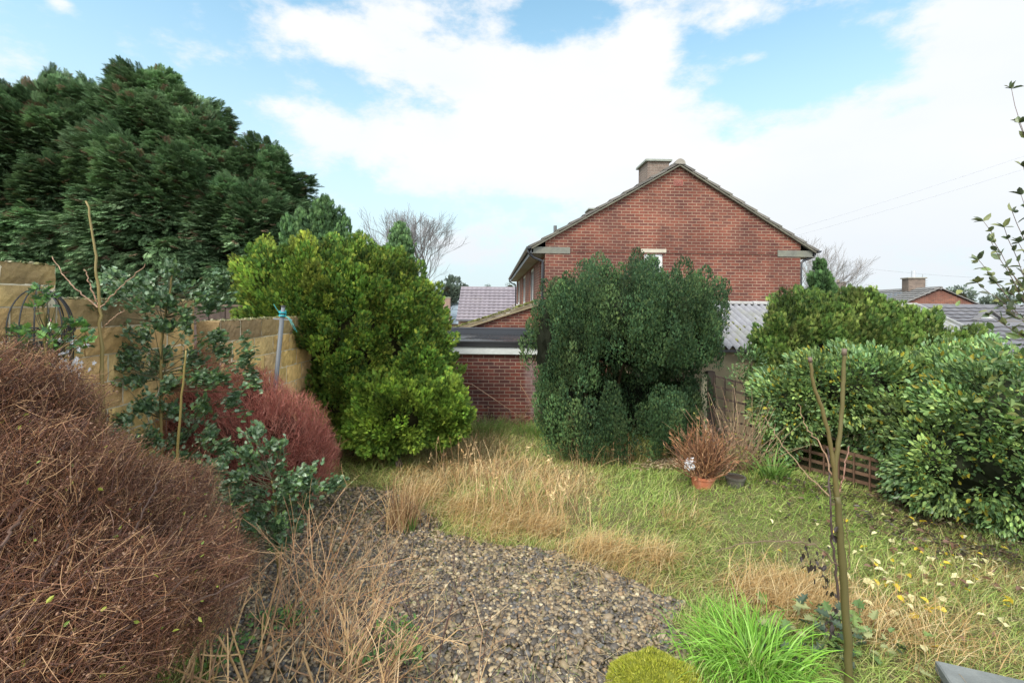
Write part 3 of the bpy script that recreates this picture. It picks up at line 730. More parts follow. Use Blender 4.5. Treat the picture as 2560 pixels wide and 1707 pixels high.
# --- flat roofed garage in front of it, with the small mossy gable behind
g = thing('flat_roof_garage', 'flat roofed red brick garage with white fascia and wet black felt roof between the conifers', 'garage', (-3.4, 10.1, 0), .006)
GW, GD, GT = 5.2, 2.5, 1.46
MB().box((0, 0, -1.3), (GW, GD, GT), (.5, .5, .5)).build('wall', M_bgar, g)
MB().box((-.05, -.075, GT - .012), (GW + .05, -.003, GT + .135), (.62, .64, .62)).build('fascia', M_paint, g)
mb = MB(); mb.box((-.08, -.10, GT + .139), (GW + .08, -.003, GT + .235), (.02, .02, .022)); mb.box((-.08, -.115, GT + .225), (GW + .08, -.09, GT + .262), (.03, .03, .032))
mb.build('roof_edge_trim', M_black, g)
m, nt, b = node_mat('wet_felt', .08, .6, color=(.03, .03, .033))
rr_ = ramp(nt, noise(nt, 1.6, 5, .6), [(.42, (.03,) * 3), (.58, (.42,) * 3)]); nt.links.new(rr_, b.inputs['Roughness'])
MB().box((-.08, -.002, GT + .14), (GW + .08, GD, GT + .245)).build('felt_roof', m, g)
mb = MB(); mb.box((-.0, GD - .04, GT + .246), (GW, GD - .0, GT + .38), (.05, .055, .065)); mb.box((0, GD - .05, GT + .385), (GW, GD - .01, GT + .42), (.09, .095, .11))
mb.build('lead_flashing', M_metal, g)
o2 = thing('lean_to_outbuilding', 'small red brick outbuilding with a mossy sloping tiled verge behind the garage roof', 'outbuilding', (-1.62, 12.66, 0), .006)
mb = MB(); x1, z0_, x2, z2_ = 0, 1.74, 2.4, 2.56
mb.add([(x1, 0, -1.3), (x2, 0, -1.3), (x2, 0, z2_), (x1, 0, z0_)], [[0, 1, 2, 3]]); mb.build('gable_wall', M_brx, o2)
mb = MB(); tile_slope(mb, (x1 - .1, 1.6, z0_), (x1 - .1, -.08, z0_), (x2 - x1 + .1, 0, 0), z2_ - z0_, 8, .03, .05, (.20, .165, .10)); mb.build('roof', M_tile, o2)
MB().beam((x1 - .1, -.04, z0_ - .04), (x2, -.04, z2_ - .04), .09, .05, (.30, .24, .15)).build('verge', M_conc, o2)
mb = MB(); n = 260; s = rng.random(n); pz = np.stack([x1 - .05 + s * (x2 - x1), rng.uniform(-.07, .5, n), z0_ + s * (z2_ - z0_) + .07], 1)
mb.scatter((ICO0[0], ICO0[1], np.ones(12)), pz, frames(rdir(n), rdir(n)), np.stack([rng.uniform(.015, .05, n)] * 2 + [rng.uniform(.008, .02, n)], 1), np.array([(.20, .21, .06)]) * rng.uniform(.5, 1.1, (n, 1)))
mb.build('moss', M_needle, o2, kind='stuff')

# --- corrugated garage on the right
cg = thing('corrugated_roof_garage', 'rendered beige garage with a grey corrugated roof spotted with moss', 'garage', (2.6, 9.0, 0), .012)
CW = 6.62
mb = MB(); mb.box((0, 0, -1.2), (CW, 2.9, 1.72), (.50, .41, .27)); mb.build('wall', M_conc, cg)
def corr(y0, z0_, y1, z1_, x0_, x1_, name, par, col=(.27, .27, .29), pitch=.146, amp=.036):
    nx = int((x1_ - x0_) / pitch * 8); xs = np.linspace(x0_, x1_, nx); ny = 5; mb = MB()
    h = amp * np.sin(xs / pitch * 2 * PI)
    for s_ in range(2):
        V = np.stack([np.stack([xs, np.full(nx, y0 + (y1 - y0) * t), z0_ + (z1_ - z0_) * t + h - s_ * .007], 1) for t in np.linspace(0, 1, ny)])
        i = np.arange(nx - 1)[None] + np.arange(ny - 1)[:, None] * nx
        Fq = np.stack([i, i + 1, i + nx + 1, i + nx], -1).reshape(-1, 4)
        vc = np.array(col)[None] * (1.1 - .55 * np.clip(-h / amp, 0, 1) ** 2)[:, None] * (1 + .12 * rng.normal(size=(nx, 1)) * 0)  # valleys darker: dirt, with groove shade put into the colour
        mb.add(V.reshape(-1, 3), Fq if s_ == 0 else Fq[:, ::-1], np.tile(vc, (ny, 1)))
    e0 = np.stack([xs, np.full(nx, y0), z0_ + h], 1); i = np.arange(nx - 1); mb.add(np.concatenate([e0, e0 - [0, 0, .007]]), np.stack([i, i + nx, i + nx + 1, i + 1], 1), col)
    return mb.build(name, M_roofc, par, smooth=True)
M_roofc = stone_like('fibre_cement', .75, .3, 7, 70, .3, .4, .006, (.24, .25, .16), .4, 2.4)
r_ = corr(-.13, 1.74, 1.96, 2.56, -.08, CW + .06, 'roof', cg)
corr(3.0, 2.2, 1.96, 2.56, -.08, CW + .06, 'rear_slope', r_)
mb = MB()
for i in range(9):
    x0_ = -.08 + i * .75; an = np.linspace(-.1, PI + .1, 9)
    V = [(x_, 1.96 + math.cos(q) * r2, 2.56 + math.sin(q) * r2 * .8) for x_, r2 in ((x0_, .085), (x0_ + .74, .075)) for q in an]; k_ = len(an)
    mb.add(V, [[j, j + 1, k_ + j + 1, k_ + j] for j in range(k_ - 1)], np.array((.36, .35, .34)) * rng.uniform(.85, 1.1)); mb.add(V[-k_:], [list(range(k_))], (.3, .3, .3)); mb.add(V[:k_], [list(range(k_))], (.3, .3, .3))
mb.box((-.08, 1.62, 2.462), (CW + .06, 1.9, 2.556), (.36, .35, .34)) if False else None
mb.build('ridge_capping', M_roofc, r_)
mb = MB(); mb.beam((CW + .07, -.15, 1.75), (CW + .07, 1.96, 2.58), .05, .10, (.34, .34, .33)); mb.build('verge_board', M_roofc, r_)
n = 420; xs = rng.uniform(0, CW, n); s = rng.beta(2.2, 1.6, n); q = wav(xs, s * 2, 3.0, 5) > .0; xs, s = xs[q], s[q]; xs = np.floor(xs / .146) * .146 + .105; n = len(xs)
mb = MB(); mb.scatter((ICO0[0], ICO0[1], np.ones(12)), np.stack([xs, -.13 + s * 2.09, 1.74 + s * .82 + .0], 1), frames(np.tile([0, 1., .39], (n, 1)), np.tile([0, 0, 1.], (n, 1))), np.stack([rng.uniform(.015, .035, n), rng.uniform(.02, .08, n), rng.uniform(.012, .03, n)], 1), np.array([(.26, .27, .08), (.2, .2, .1), (.34, .33, .14)])[rng.integers(0, 3, n)])
mb.build('moss', M_needle, r_, kind='stuff')
gm = MB(); gm.box((-.05, -.17, 1.655), (CW, -.10, 1.70), (.06, .06, .065)); gm.build('gutter', M_black, cg)

# --- houses further off
def far_house(name, label, loc, rotz, W, D, zb, ze, za, wallm, wallmy, roofc, rows, ridge='x', extra=None, waves=0, over=.35):
    """gabled house, ridge along local x or y"""
    h = thing(name, label, 'house', loc, rotz)
    mb = MB(); mb.box((0, 0, zb), (W, D, ze), (.5,) * 3)
    (mb).build('wall', wallm, h)
    mb = MB(); rb = MB()
    if ridge == 'x':
        for x_ in (0.0, W): MB().add([(x_, 0, ze), (x_, D, ze), (x_, D / 2, za - .1)], [[0, 1, 2]]).build('gable', wallmy, h)
        dz = (za - ze) * over / (D / 2)
        tile_slope(rb, (-over * .5, -over, ze - dz), (W + over * .5, -over, ze - dz), (0, D / 2 + over, 0), za - ze + dz, rows, .07, .02, roofc, .06, waves)
        tile_slope(rb, (W + over * .5, D + over, ze - dz), (-over * .5, D + over, ze - dz), (0, -D / 2 - over, 0), za - ze + dz, rows, .035, .02, roofc, .06, 0)
        rg = MB().tube([(-over * .5, D / 2, za + .02), (W + over * .5, D / 2, za + .02)], .12, roofc, 8)
        gmat = wallmy
    else:
        for y_ in (0.0, D): MB().add([(0, y_, ze), (W, y_, ze), (W / 2, y_, za - .1)], [[0, 1, 2]]).build('gable', wallm, h)
        dz = (za - ze) * over / (W / 2)
        tile_slope(rb, (-over, D + over * .5, ze - dz), (-over, -over * .5, ze - dz), (W / 2 + over, 0, 0), za - ze + dz, rows, .07, .02, roofc, .06, waves)
        tile_slope(rb, (W + over, -over * .5, ze - dz), (W + over, D + over * .5, ze - dz), (-W / 2 - over, 0, 0), za - ze + dz, rows, .035, .02, roofc, .06, 0)
        rg = MB().tube([(W / 2, -over * .5, za + .02), (W / 2, D + over * .5, za + .02)], .12, roofc, 8)
        gmat = wallm
    r = rb.build('roof', M_far, h); rg.build('ridge_tiles', M_far, r)
    return h, r
p0 = P(1146, 797, 42.0)
h, r = far_house('tiled_house', 'distant pale brick house with rows of purple grey roof tiles left of the red house', (p0[0], 42.0, 0), 0.0, 13, 7, -3, 1.25, 3.98, M_bfar, M_bfary, (.23, .2, .22), 11, 'x', waves=2.4, over=.3)
MB().box((-.2, -.45, .98), (13.2, -.34, 1.10), (.12, .12, .13)).build('gutter', M_black, h)
MB().tube([(.75, -.06, 1.0), (.75, -.06, -3)], .06, (.12, .05, .04), 8).build('downpipe', M_black, h)
# white porch gable peeping out past the corner of the red house
p1 = P(1252, 782, 29.0)
pg = thing('white_porch', 'small gabled porch with white fascia in front of the distant tiled house', 'porch', (p1[0], 29.0, 0))
MB().box((.45, 0, -3), (1.6, 1.5, 2.0), (.5,) * 3).build('wall', M_bfar, pg)
mb = MB(); tile_slope(mb, (-.0, 1.7, 1.96), (-.0, -.1, 1.96), (1.5, 0, 0), .85, 4, .03, .03, (.30, .25, .2)); mb.build('roof', M_far, pg)
mb = MB(); mb.box((.05, -.06, 1.72), (.95, .0, 2.0), WHITE); mb.build('fascia', M_paint, pg)
MB().tube([(.12, -.1, 1.9), (.16, -.1, 1.62), (.5, -.1, 1.45), (.52, -.1, -1)], .045, WHITE, 8).build('downpipe', M_paint, pg)
# grey roof and brick stack at the conifer's edge
p2 = P(1100, 808, 55.0)
h, r = far_house('grey_roof_house', 'far house with smooth grey roof and brick chimney just beside the yellow conifer', (p2[0] - 2.0, 58.0, 0), 0, 4.4, 7, -3, .2, 2.5, M_bfar, M_bfary, (.30, .36, .40), 3, 'x')
p3 = P(1104, 745, 57.0)
ch = MB().box((p3[0] - p2[0] + 2.0, -1.2, 0), (p3[0] - p2[0] + 3.0, -.3, p3[2]), (.4,) * 3).build('chimney', M_bfar, h)
MB().box((p3[0] - p2[0] + 1.95, -1.25, p3[2]), (p3[0] - p2[0] + 3.05, -.25, p3[2] + .12), (.4, .4, .3)).build('chimney_cap', M_conc, ch)
# right: house with solar panels
yaw = math.atan2(-3.6, 16.6)      # ridge direction from the near gable back and away
nb = P(2350, 717, 35.0); Wd = 7.2
base = np.array([nb[0] - math.cos(-yaw) * Wd / 2, nb[1] + math.sin(-yaw) * Wd / 2 * 1.0])
th_ = math.atan2(-(34.8 - 31.2), 16.6)
bx0 = nb[0] - math.cos(th_) * Wd / 2; by0 = nb[1] - math.sin(th_) * Wd / 2
h, r = far_house('solar_panel_house', 'far red brick house with solar panels and two chimneys above the corrugated garage', (bx0, by0, 0), th_, Wd, 19.0, -3, 2.2, nb[2] - .1, M_brx, M_bry, (.21, .2, .19), 12, 'y', waves=1.6, over=.3)
ZAh = nb[2] - .1; sl = (ZAh - 2.2) / (Wd / 2)
def on_slope(y_, t, lift=.12): return (t * Wd / 2, y_, 2.2 + t * Wd / 2 * sl + lift)
m_sol, nt, b = node_mat('solar_glass', .16, .8, color=(.22, .27, .33))
for i in range(4):
    for j in range(2):
        y0 = 2.0 + i * 1.75 + (1.3 if j == 1 else 0); t0 = .20 + j * .32; mb = MB()
        a3, b3, c3, d3 = on_slope(y0, t0), on_slope(y0 + 1.65, t0), on_slope(y0 + 1.65, t0 + .29), on_slope(y0, t0 + .29)
        V = np.array([a3, b3, c3, d3]); V = np.concatenate([V, V + [0, 0, -.05]])
        mb.add(V, [[0, 3, 2, 1], [4, 5, 6, 7], [0, 1, 5, 4], [1, 2, 6, 5], [2, 3, 7, 6], [3, 0, 4, 7]]); mb.build('solar_panel', m_sol, r)
def stack(par, x_, y_, zb, zt, w, d, mat_, pot=None):
    c_ = MB().box((x_ - w / 2, y_ - d / 2, zb), (x_ + w / 2, y_ + d / 2, zt), (.4,) * 3).build('chimney', mat_, par)
    MB().box((x_ - w / 2 - .08, y_ - d / 2 - .08, zt), (x_ + w / 2 + .08, y_ + d / 2 + .08, zt + .09), (.3, .27, .22)).build('chimney_cap', M_conc, c_)
    if pot == 'steel': MB().tube([(x_, y_, zt + .05), (x_, y_, zt + .65)], .15, (.5, .52, .55), 12).build('flue', M_metal, c_)
    elif pot: MB().tube([(x_, y_, zt + .05), (x_, y_, zt + .35)], [.16, .12], (.35, .27, .2), 10).build('flue', M_clay, c_)
    return c_
c_ = stack(r, Wd / 2, 3.2, 3.2, ZAh + .85, 1.15, .9, M_brown, 'steel')
mb = MB(); mb.tube([(Wd / 2 + .6, 3.2, ZAh + .6), (Wd / 2 + .62, 3.2, ZAh + 1.2)], .02, (.3,) * 3, 5)
for k_ in range(3): mb.tube([(Wd / 2 + .5, 3.2, ZAh + .35 + k_ * .18), (Wd / 2 + .95, 3.2, ZAh + .33 + k_ * .18)], .018, (.3,) * 3, 5)
mb.build('aerial', M_metal, c_)
stack(r, Wd / 2, 16.5, 3.2, ZAh + 1.15, 1.2, .9, M_browny, 'clay')
# right: low bungalow with a grey tiled roof
q0 = P(2300, 762, 27.0)
h, r = far_house('grey_tiled_bungalow', 'low bungalow with dark grey tiled roof behind the corrugated garage on the right', (q0[0] - 1.0, 22.0, 0), .02, 17, 10, -3, .2, 2.62, M_bfar, M_bfary, (.15, .145, .155), 15, 'x', waves=1.8, over=.3)
q1 = P(2462, 764, 24.5)
lx = q1[0] - (q0[0] - 1.0)
mb = MB(); tile_slope(mb, (lx - 2.6, 1.0, .72), (lx - 2.6, -.6, .72), (0.001, 0, 0), .001, 1) if False else None
wz = 2.35
mb = MB(); mb.add([(lx - .55, 2.25, wz - .33), (lx + .55, 2.25, wz - .33), (lx, 2.25, wz + .03)], [[0, 1, 2]], WHITE); mb.add([(lx - .55, 2.27, wz - .33), (lx, 2.27, wz + .03), (lx + .55, 2.27, wz - .33)], [[0, 1, 2]], WHITE)
mb.build('white_gablet', M_paint, r)
mb = MB(); mb.beam((lx - .75, 2.2, wz - .42), (lx, 2.2, wz + .12), .3, .06, (.2, .19, .19)); mb.beam((lx + .75, 2.2, wz - .42), (lx, 2.2, wz + .12), .3, .06, (.2, .19, .19)); mb.build('gablet_roof', M_far, r)
mb = MB(); mb.beam((lx - .9, 2.9, 1.66), (lx - .1, -.1, .27), .32, .03, (.42, .42, .43)); mb.build('lead_valley', M_far, r)
mb = MB(); mb.beam((lx + .7, 2.2, 2.0), (lx + 4.5, -.1, .8), .3, .16, (.2, .19, .19)); mb.build('hip_tiles', M_far, r)
# second low roof in front, lower right
q2 = P(2430, 868, 17.0)
h, r = far_house('low_tiled_annexe', 'low grey tiled roof beyond the end of the corrugated garage', (q2[0], 16.6, 0), .05, 8, 6, -3, .95, 1.82, M_bfar, M_bfary, (.17, .165, .175), 7, 'x', waves=1.8, over=.3)

# ---------------------------------------------------------------- garden wall of rough stone blocks
def blockwall(name, label, face_x, y0, y1, ztop, courses, thick=.22, L=.45, top_dark=True):
    t = thing(name, label, 'wall', (face_x, y0, 0))
    mb = MB(); mort = MB(); z = ztop; i = 0
    zb = -.25
    mort.box((-thick + .012, .004, zb), (-.009, y1 - y0 - .004, ztop - .008), (.80, .72, .54))
    while z > zb and i < 14:
        hgt = courses[min(i, len(courses) - 1)]; off = (i % 2) * L / 2 + (.07 if i % 3 == 0 else 0)
        y = -off
        while y < y1 - y0:
            a3, b3 = max(0, y) + .008, min(y + L, y1 - y0) - .008
            if b3 - a3 > .03:
                nu, nv = max(2, int((b3 - a3) / .035)), max(2, int(hgt / .035))
                jf = rng.normal(0, .003)
                c = np.array((.80, .545, .235)) * rng.uniform(.72, 1.1) * np.array([1, rng.uniform(.95, 1.05), rng.uniform(.85, 1.1)])
                if top_dark and i == 0: c = c * .50 + np.array((.05, .045, .04))
                lo_, hi_ = z - hgt + .005, z - .005
                ys_, zs_ = np.meshgrid(np.linspace(a3, b3, nu), np.linspace(lo_, hi_, nv), indexing='ij')
                ed = np.minimum(np.minimum(ys_ - a3, b3 - ys_), np.minimum(zs_ - lo_, hi_ - zs_))
                xx = jf + rng.normal(0, .0028, ys_.shape) + .006 * np.clip(ed / .02, 0, 1) - .003
                ix = np.arange(nu * nv).reshape(nu, nv)
                mb.add(np.stack([xx, ys_, zs_], -1).reshape(-1, 3), np.stack([ix[:-1, :-1], ix[1:, :-1], ix[1:, 1:], ix[:-1, 1:]], -1).reshape(-1, 4), c)
                mb.box((-thick, a3, lo_), (jf - .008, b3, hi_), c)
            y += L
        z -= hgt; i += 1
    mb.build('stone_block', M_block, t, kind='stuff'); mort.build('mortar', M_conc, t)
    # thin moss crust along the top
    n = int((y1 - y0) * 150); mo = MB(); yy = rng.uniform(0, y1 - y0, n); xx = -thick * rng.random(n) ** 1.6
    mo.scatter((ICO0[0], ICO0[1], np.ones(12)), np.stack([xx, yy, np.full(n, ztop)], 1), frames(rdir(n), np.tile([0, 0, 1.], (n, 1))), np.stack([rng.uniform(.008, .022, n), rng.uniform(.008, .022, n), rng.uniform(.002, .006, n)], 1), np.array([(.22, .21, .09), (.34, .31, .2), (.12, .13, .05)])[rng.integers(0, 3, n)])
    mo.build('moss', M_needle, t, kind='stuff')
    return t
blockwall('stone_block_wall', 'tallest section of stone block wall with dark thin top courses at left edge', -3.3, .4, 3.48, 2.745, [.15, .15, .225, .225], L=.46)
blockwall('stone_block_wall', 'middle section of ochre stone block wall behind the holly', -3.3, 3.484, 5.0, 2.505, [.225, .225, .225, .225])
blockwall('stone_block_wall', 'lower end section of ochre stone block wall running under the yellow conifer', -3.06, 5.05, 7.9, 2.29, [.225, .225, .225, .225])
MB().add([], np.zeros((0, 4), int)) if False else None
# the stub pier joining the last two sections
t = thing('stone_pier', 'rough stone pier end where the lower wall meets the middle section', 'pier', (-3.29, 5.012, 0))
mb = MB(); z = 2.29
for k_ in range(12):
    hh = .11 if k_ else .225
    mb.box((0, 0, z - hh + .004), (.225, .036, z - .004), np.array((.42, .29, .14)) * rng.uniform(.75, 1.1), jit=.004); z -= hh
mb.build('stone_block', M_block, t); MB().box((.01, .012, -.2), (.2, .034, 2.27), (.4, .34, .24)).build('mortar', M_conc, t)
# neighbour's board fence
t = thing('board_fence', "dark brown neighbour's fence between the wall and the tall hedge", 'fence', (-7.0, 8.2, 0))
mb = MB()
for k_ in range(26): mb.box((k_ * .14, (k_ % 2) * .012, -.1), (k_ * .14 + .135, .02 + (k_ % 2) * .012, 2.40 + rng.normal(0, .004)), np.array((.10, .07, .06)) * rng.uniform(.8, 1.15))
mb.build('boards', M_wood, t); MB().box((-.02, -.02, 2.405), (3.66, .05, 2.44), (.15, .11, .08)).build('capping_rail', M_wood, t)

# ---------------------------------------------------------------- evergreens
LEY = [(.115, .20, .09), (.085, .155, .07), (.155, .245, .11), (.20, .29, .15), (.07, .12, .055)]
def E(px, py, d, r): return (P(px, py, d), r)
kw = dict(T=FR_BIG, pal=LEY, up=.16, out_mix=.9, elong=2.3, droop=.30, twist=.35, cvar=.22, pj=.10, nup=1.3, nrd=.25, leafup=.1, warm=((.20, .14, .09), .05))
evergreen('leylandii_tree', 'broadest of the tall dark green leylandii trees at the far left', 'tree',
    [E(80, 560, 12.5, (3.0, 2.2, 2.9)), E(60, 700, 12.2, (3.4, 2.2, 3.0)), E(150, 405, 12.9, (1.2, 1.3, 1.35)), E(-60, 400, 12.8, (1.3, 1.5, 1.3)), E(270, 390, 12.8, (1.0, 1.2, 1.35)), E(40, 400, 12.9, (1.0, 1.2, 1.3))], (-12.2, 12.9), (-12.0, 12.9, 7.8), .3,
    group='leylandii trees behind the wall', nclump=620, csize=.28, nleaf=95000, lsize=(.16, .36), top_spike=1.0, nlimb=70, zmin=.5, core_k=.72, **kw)
evergreen('leylandii_tree', 'middle leylandii tree with thin ragged top above the stone wall', 'tree',
    [E(380, 480, 12.6, (1.65, 1.6, 2.2)), E(380, 640, 12.0, (2.1, 1.7, 2.4)), E(380, 320, 12.8, (.9, 1.0, 1.0)), E(475, 470, 12.4, (.95, 1.1, 1.5))], (-9.0, 12.9), (-9.0, 12.9, 7.6), .25,
    group='leylandii trees behind the wall', nclump=430, csize=.25, nleaf=72000, lsize=(.15, .34), top_spike=1.1, nlimb=60, zmin=.5, core_k=.66, **kw)
evergreen('leylandii_tree', 'shorter leylandii tree at the right end of the hedge row with loose open top', 'tree',
    [E(645, 560, 12.8, (1.25, 1.1, 1.40)), E(610, 670, 12.2, (1.4, 1.3, 1.7)), E(665, 470, 12.9, (.6, .7, .75)), E(550, 560, 12.4, (1.0, 1.0, 1.6)), E(705, 600, 12.8, (.80, .7, 1.0))], (-6.8, 13.0), (-6.8, 13.0, 5.3), .18,
    group='leylandii trees behind the wall', nclump=300, csize=.22, nleaf=46000, lsize=(.13, .30), top_spike=1.1, nlimb=50, zmin=.3, core_k=.62, **kw)

GOLD = [(.11, .21, .03), (.19, .28, .04), (.07, .145, .028), (.10, .185, .03), (.33, .35, .055), (.05, .10, .025)]
evergreen('golden_conifer', 'large rounded yellow green conifer spilling over the end of the stone wall', 'tree',
    [E(860, 850, 8.2, (1.45, 1.3, 1.30)), E(800, 765, 8.0, (1.05, 1.1, .80)), E(985, 865, 8.3, (.90, 1.0, 1.12)), E(1055, 920, 8.0, (.45, .6, .72)), E(715, 785, 7.9, (.5, .7, .62)), E(880, 1000, 7.9, (.8, .9, .6)), E(930, 730, 8.4, (.85, .8, .65))],
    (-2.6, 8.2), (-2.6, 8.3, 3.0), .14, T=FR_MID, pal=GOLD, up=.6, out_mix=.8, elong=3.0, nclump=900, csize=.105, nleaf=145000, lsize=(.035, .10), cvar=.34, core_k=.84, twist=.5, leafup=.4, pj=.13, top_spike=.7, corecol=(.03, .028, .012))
evergreen('golden_conifer_shoot', 'bright low yellow green conifer mound in front of the big conifer by the garage wall', 'shrub',
    [E(990, 1035, 7.35, (.70, .5, .55)), E(1090, 1030, 7.5, (.48, .45, .50)), E(930, 1060, 7.3, (.45, .4, .38))],
    (-1.75, 7.4), (-1.75, 7.4, .7), .06, T=FR_MID, pal=[(.17, .28, .035), (.11, .20, .03), (.28, .36, .05), (.08, .15, .028)], up=.4, out_mix=.9, elong=2.7, nclump=230, csize=.095, nleaf=36000, lsize=(.04, .10), cvar=.28, core_k=.8, leafup=.3, pj=.1, corecol=(.03, .028, .012))
evergreen('dark_conifer', 'darker upright conifer poking up behind the yellow conifer', 'tree',
    [E(800, 670, 9.4, (.72, .6, .75)), E(815, 620, 9.4, (.48, .4, .5)), E(1010, 690, 9.3, (.35, .3, .35)), E(1020, 900, 9.4, (.4, .4, .9)), E(800, 800, 9.4, (.7, .6, 1.1))], (-3.7, 9.4), (-3.7, 9.4, 3.3), .09,
    T=FR_MID, pal=[(.07, .14, .06), (.10, .19, .06), (.13, .22, .08), (.05, .10, .05)], up=1.6, out_mix=.35, elong=3.4, nclump=150, csize=.11, nleaf=24000, lsize=(.06, .15), leafup=1.0, top_spike=1.2, core_k=.75, pj=.1)
YEW = [(.052, .105, .04), (.078, .135, .045), (.04, .082, .034), (.115, .16, .055), (.055, .115, .055), (.032, .068, .028)]
evergreen('yew_bush', 'huge dark green yew with upright tips and a hollow gap across its base', 'tree',
    [E(1570, 835, 8.35, (1.38, 1.25, .82)), E(1435, 870, 8.15, (.70, .9, .76)), E(1375, 870, 7.95, (.44, .6, .95)), E(1410, 980, 7.8, (.34, .5, .62)), E(1690, 845, 8.2, (.76, .9, .66)), E(1600, 835, 7.9, (.95, .8, .50)), E(1560, 800, 8.2, (1.12, 1.1, .60)), E(1560, 1000, 9.0, (1.05, .35, .75)), E(1690, 1010, 8.9, (.5, .3, .7)),
     E(1460, 1100, 7.5, (.60, .45, .36)), E(1610, 1100, 7.3, (.64, .45, .38)), E(1535, 1104, 7.45, (.54, .4, .36)), E(1700, 1085, 7.7, (.42, .35, .38)), E(1560, 1000, 8.95, (1.0, .3, .75)), E(1725, 1065, 7.9, (.32, .35, .44)), E(1380, 1040, 7.7, (.34, .4, .50))],
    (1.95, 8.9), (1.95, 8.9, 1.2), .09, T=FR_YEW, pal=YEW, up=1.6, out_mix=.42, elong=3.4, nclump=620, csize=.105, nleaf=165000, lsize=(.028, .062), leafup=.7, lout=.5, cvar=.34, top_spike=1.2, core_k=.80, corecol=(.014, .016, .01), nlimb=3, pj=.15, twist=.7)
GOLD2 = [(.10, .18, .035), (.15, .23, .045), (.065, .125, .028), (.26, .30, .08), (.05, .095, .028)]
evergreen('golden_conifer_hedge', 'feathery yellow green conifer in front of the corrugated garage', 'tree',
    [E(2010, 885, 8.3, (.84, .5, .86)), E(1960, 980, 8.2, (.52, .45, .75)), E(2150, 875, 8.3, (.78, .45, .76)), E(2010, 1060, 8.0, (.6, .5, .7))], (4.9, 8.3), (4.9, 8.3, 2.0), .1,
    T=FR_MID, pal=GOLD2, up=1.1, out_mix=.6, elong=3.4, nclump=400, csize=.10, nleaf=70000, lsize=(.045, .11), leafup=.7, cvar=.32, core_k=.82, top_spike=.6, pj=.1)
evergreen('golden_conifer_hedge', 'lower line of yellow green conifer tips above the glossy shrub at right', 'hedge',
    [E(2260, 895, 8.3, (.66, .4, .62)), E(2370, 915, 8.3, (.55, .35, .48)), E(2250, 980, 8.2, (.7, .4, .6))], (6.9, 8.3), (6.9, 8.3, 1.8), .08,
    T=FR_MID, pal=GOLD2, up=1.1, out_mix=.6, elong=2.8, nclump=190, csize=.11, nleaf=28000, lsize=(.055, .13), leafup=.7, cvar=.32, core_k=.8, top_spike=.9, pj=.1)
evergreen('narrow_conifer', 'narrow conifer spire standing above the yellow green conifer beside the house', 'tree',
    [E(2052, 735, 8.75, (.24, .2, .42)), E(2054, 690, 8.75, (.15, .14, .28)), E(2052, 820, 8.75, (.3, .22, .9))], (5.62, 8.75), (5.62, 8.75, 2.9), .05,
    T=FR_MID, pal=[(.07, .14, .05), (.10, .19, .06), (.05, .10, .04)], up=1.5, out_mix=.5, elong=2.4, nclump=90, csize=.06, nleaf=12000, lsize=(.04, .11), leafup=1.0, core_k=.7, pj=.1)
PRIV = [(.17, .28, .09), (.12, .22, .075), (.27, .39, .12), (.085, .16, .05), (.20, .32, .16), (.33, .42, .13)]
evergreen('glossy_shrub', 'huge glossy broad leaved green shrub filling the right side of the lawn', 'shrub',
    [E(2290, 1030, 6.5, (1.0, .8, .74)), E(2130, 960, 6.8, (.78, .7, .52)), E(2010, 1010, 7.0, (.62, .5, .45)), E(2400, 985, 6.2, (.85, .8, .55)), E(2420, 1130, 5.7, (.85, .75, .72)), E(2540, 1060, 5.4, (.8, .8, .72)), E(2560, 1180, 5.3, (.7, .6, .6)), E(1930, 1080, 7.1, (.32, .35, .42)), E(2270, 1140, 6.2, (.4, .4, .45))],
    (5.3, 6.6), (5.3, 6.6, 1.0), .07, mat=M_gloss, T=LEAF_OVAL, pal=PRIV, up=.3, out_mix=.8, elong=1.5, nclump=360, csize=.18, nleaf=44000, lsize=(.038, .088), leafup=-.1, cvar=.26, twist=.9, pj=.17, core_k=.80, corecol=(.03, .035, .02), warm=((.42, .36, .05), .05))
evergreen('climbing_shrub', 'small leafy climber growing over the top of the dark trellis', 'plant',
    [E(1880, 900, 7.7, (.22, .2, .2)), E(1850, 950, 7.65, (.17, .15, .2)), E(1905, 960, 7.7, (.15, .15, .25))], (3.95, 7.7), (3.9, 7.7, 1.4), .02,
    mat=M_gloss, T=LEAF_OVAL, pal=[(.12, .22, .08), (.18, .28, .1), (.08, .15, .06)], up=.4, nclump=40, csize=.10, nleaf=900, lsize=(.03, .06), core=False, twist=.8, nlimb=10)

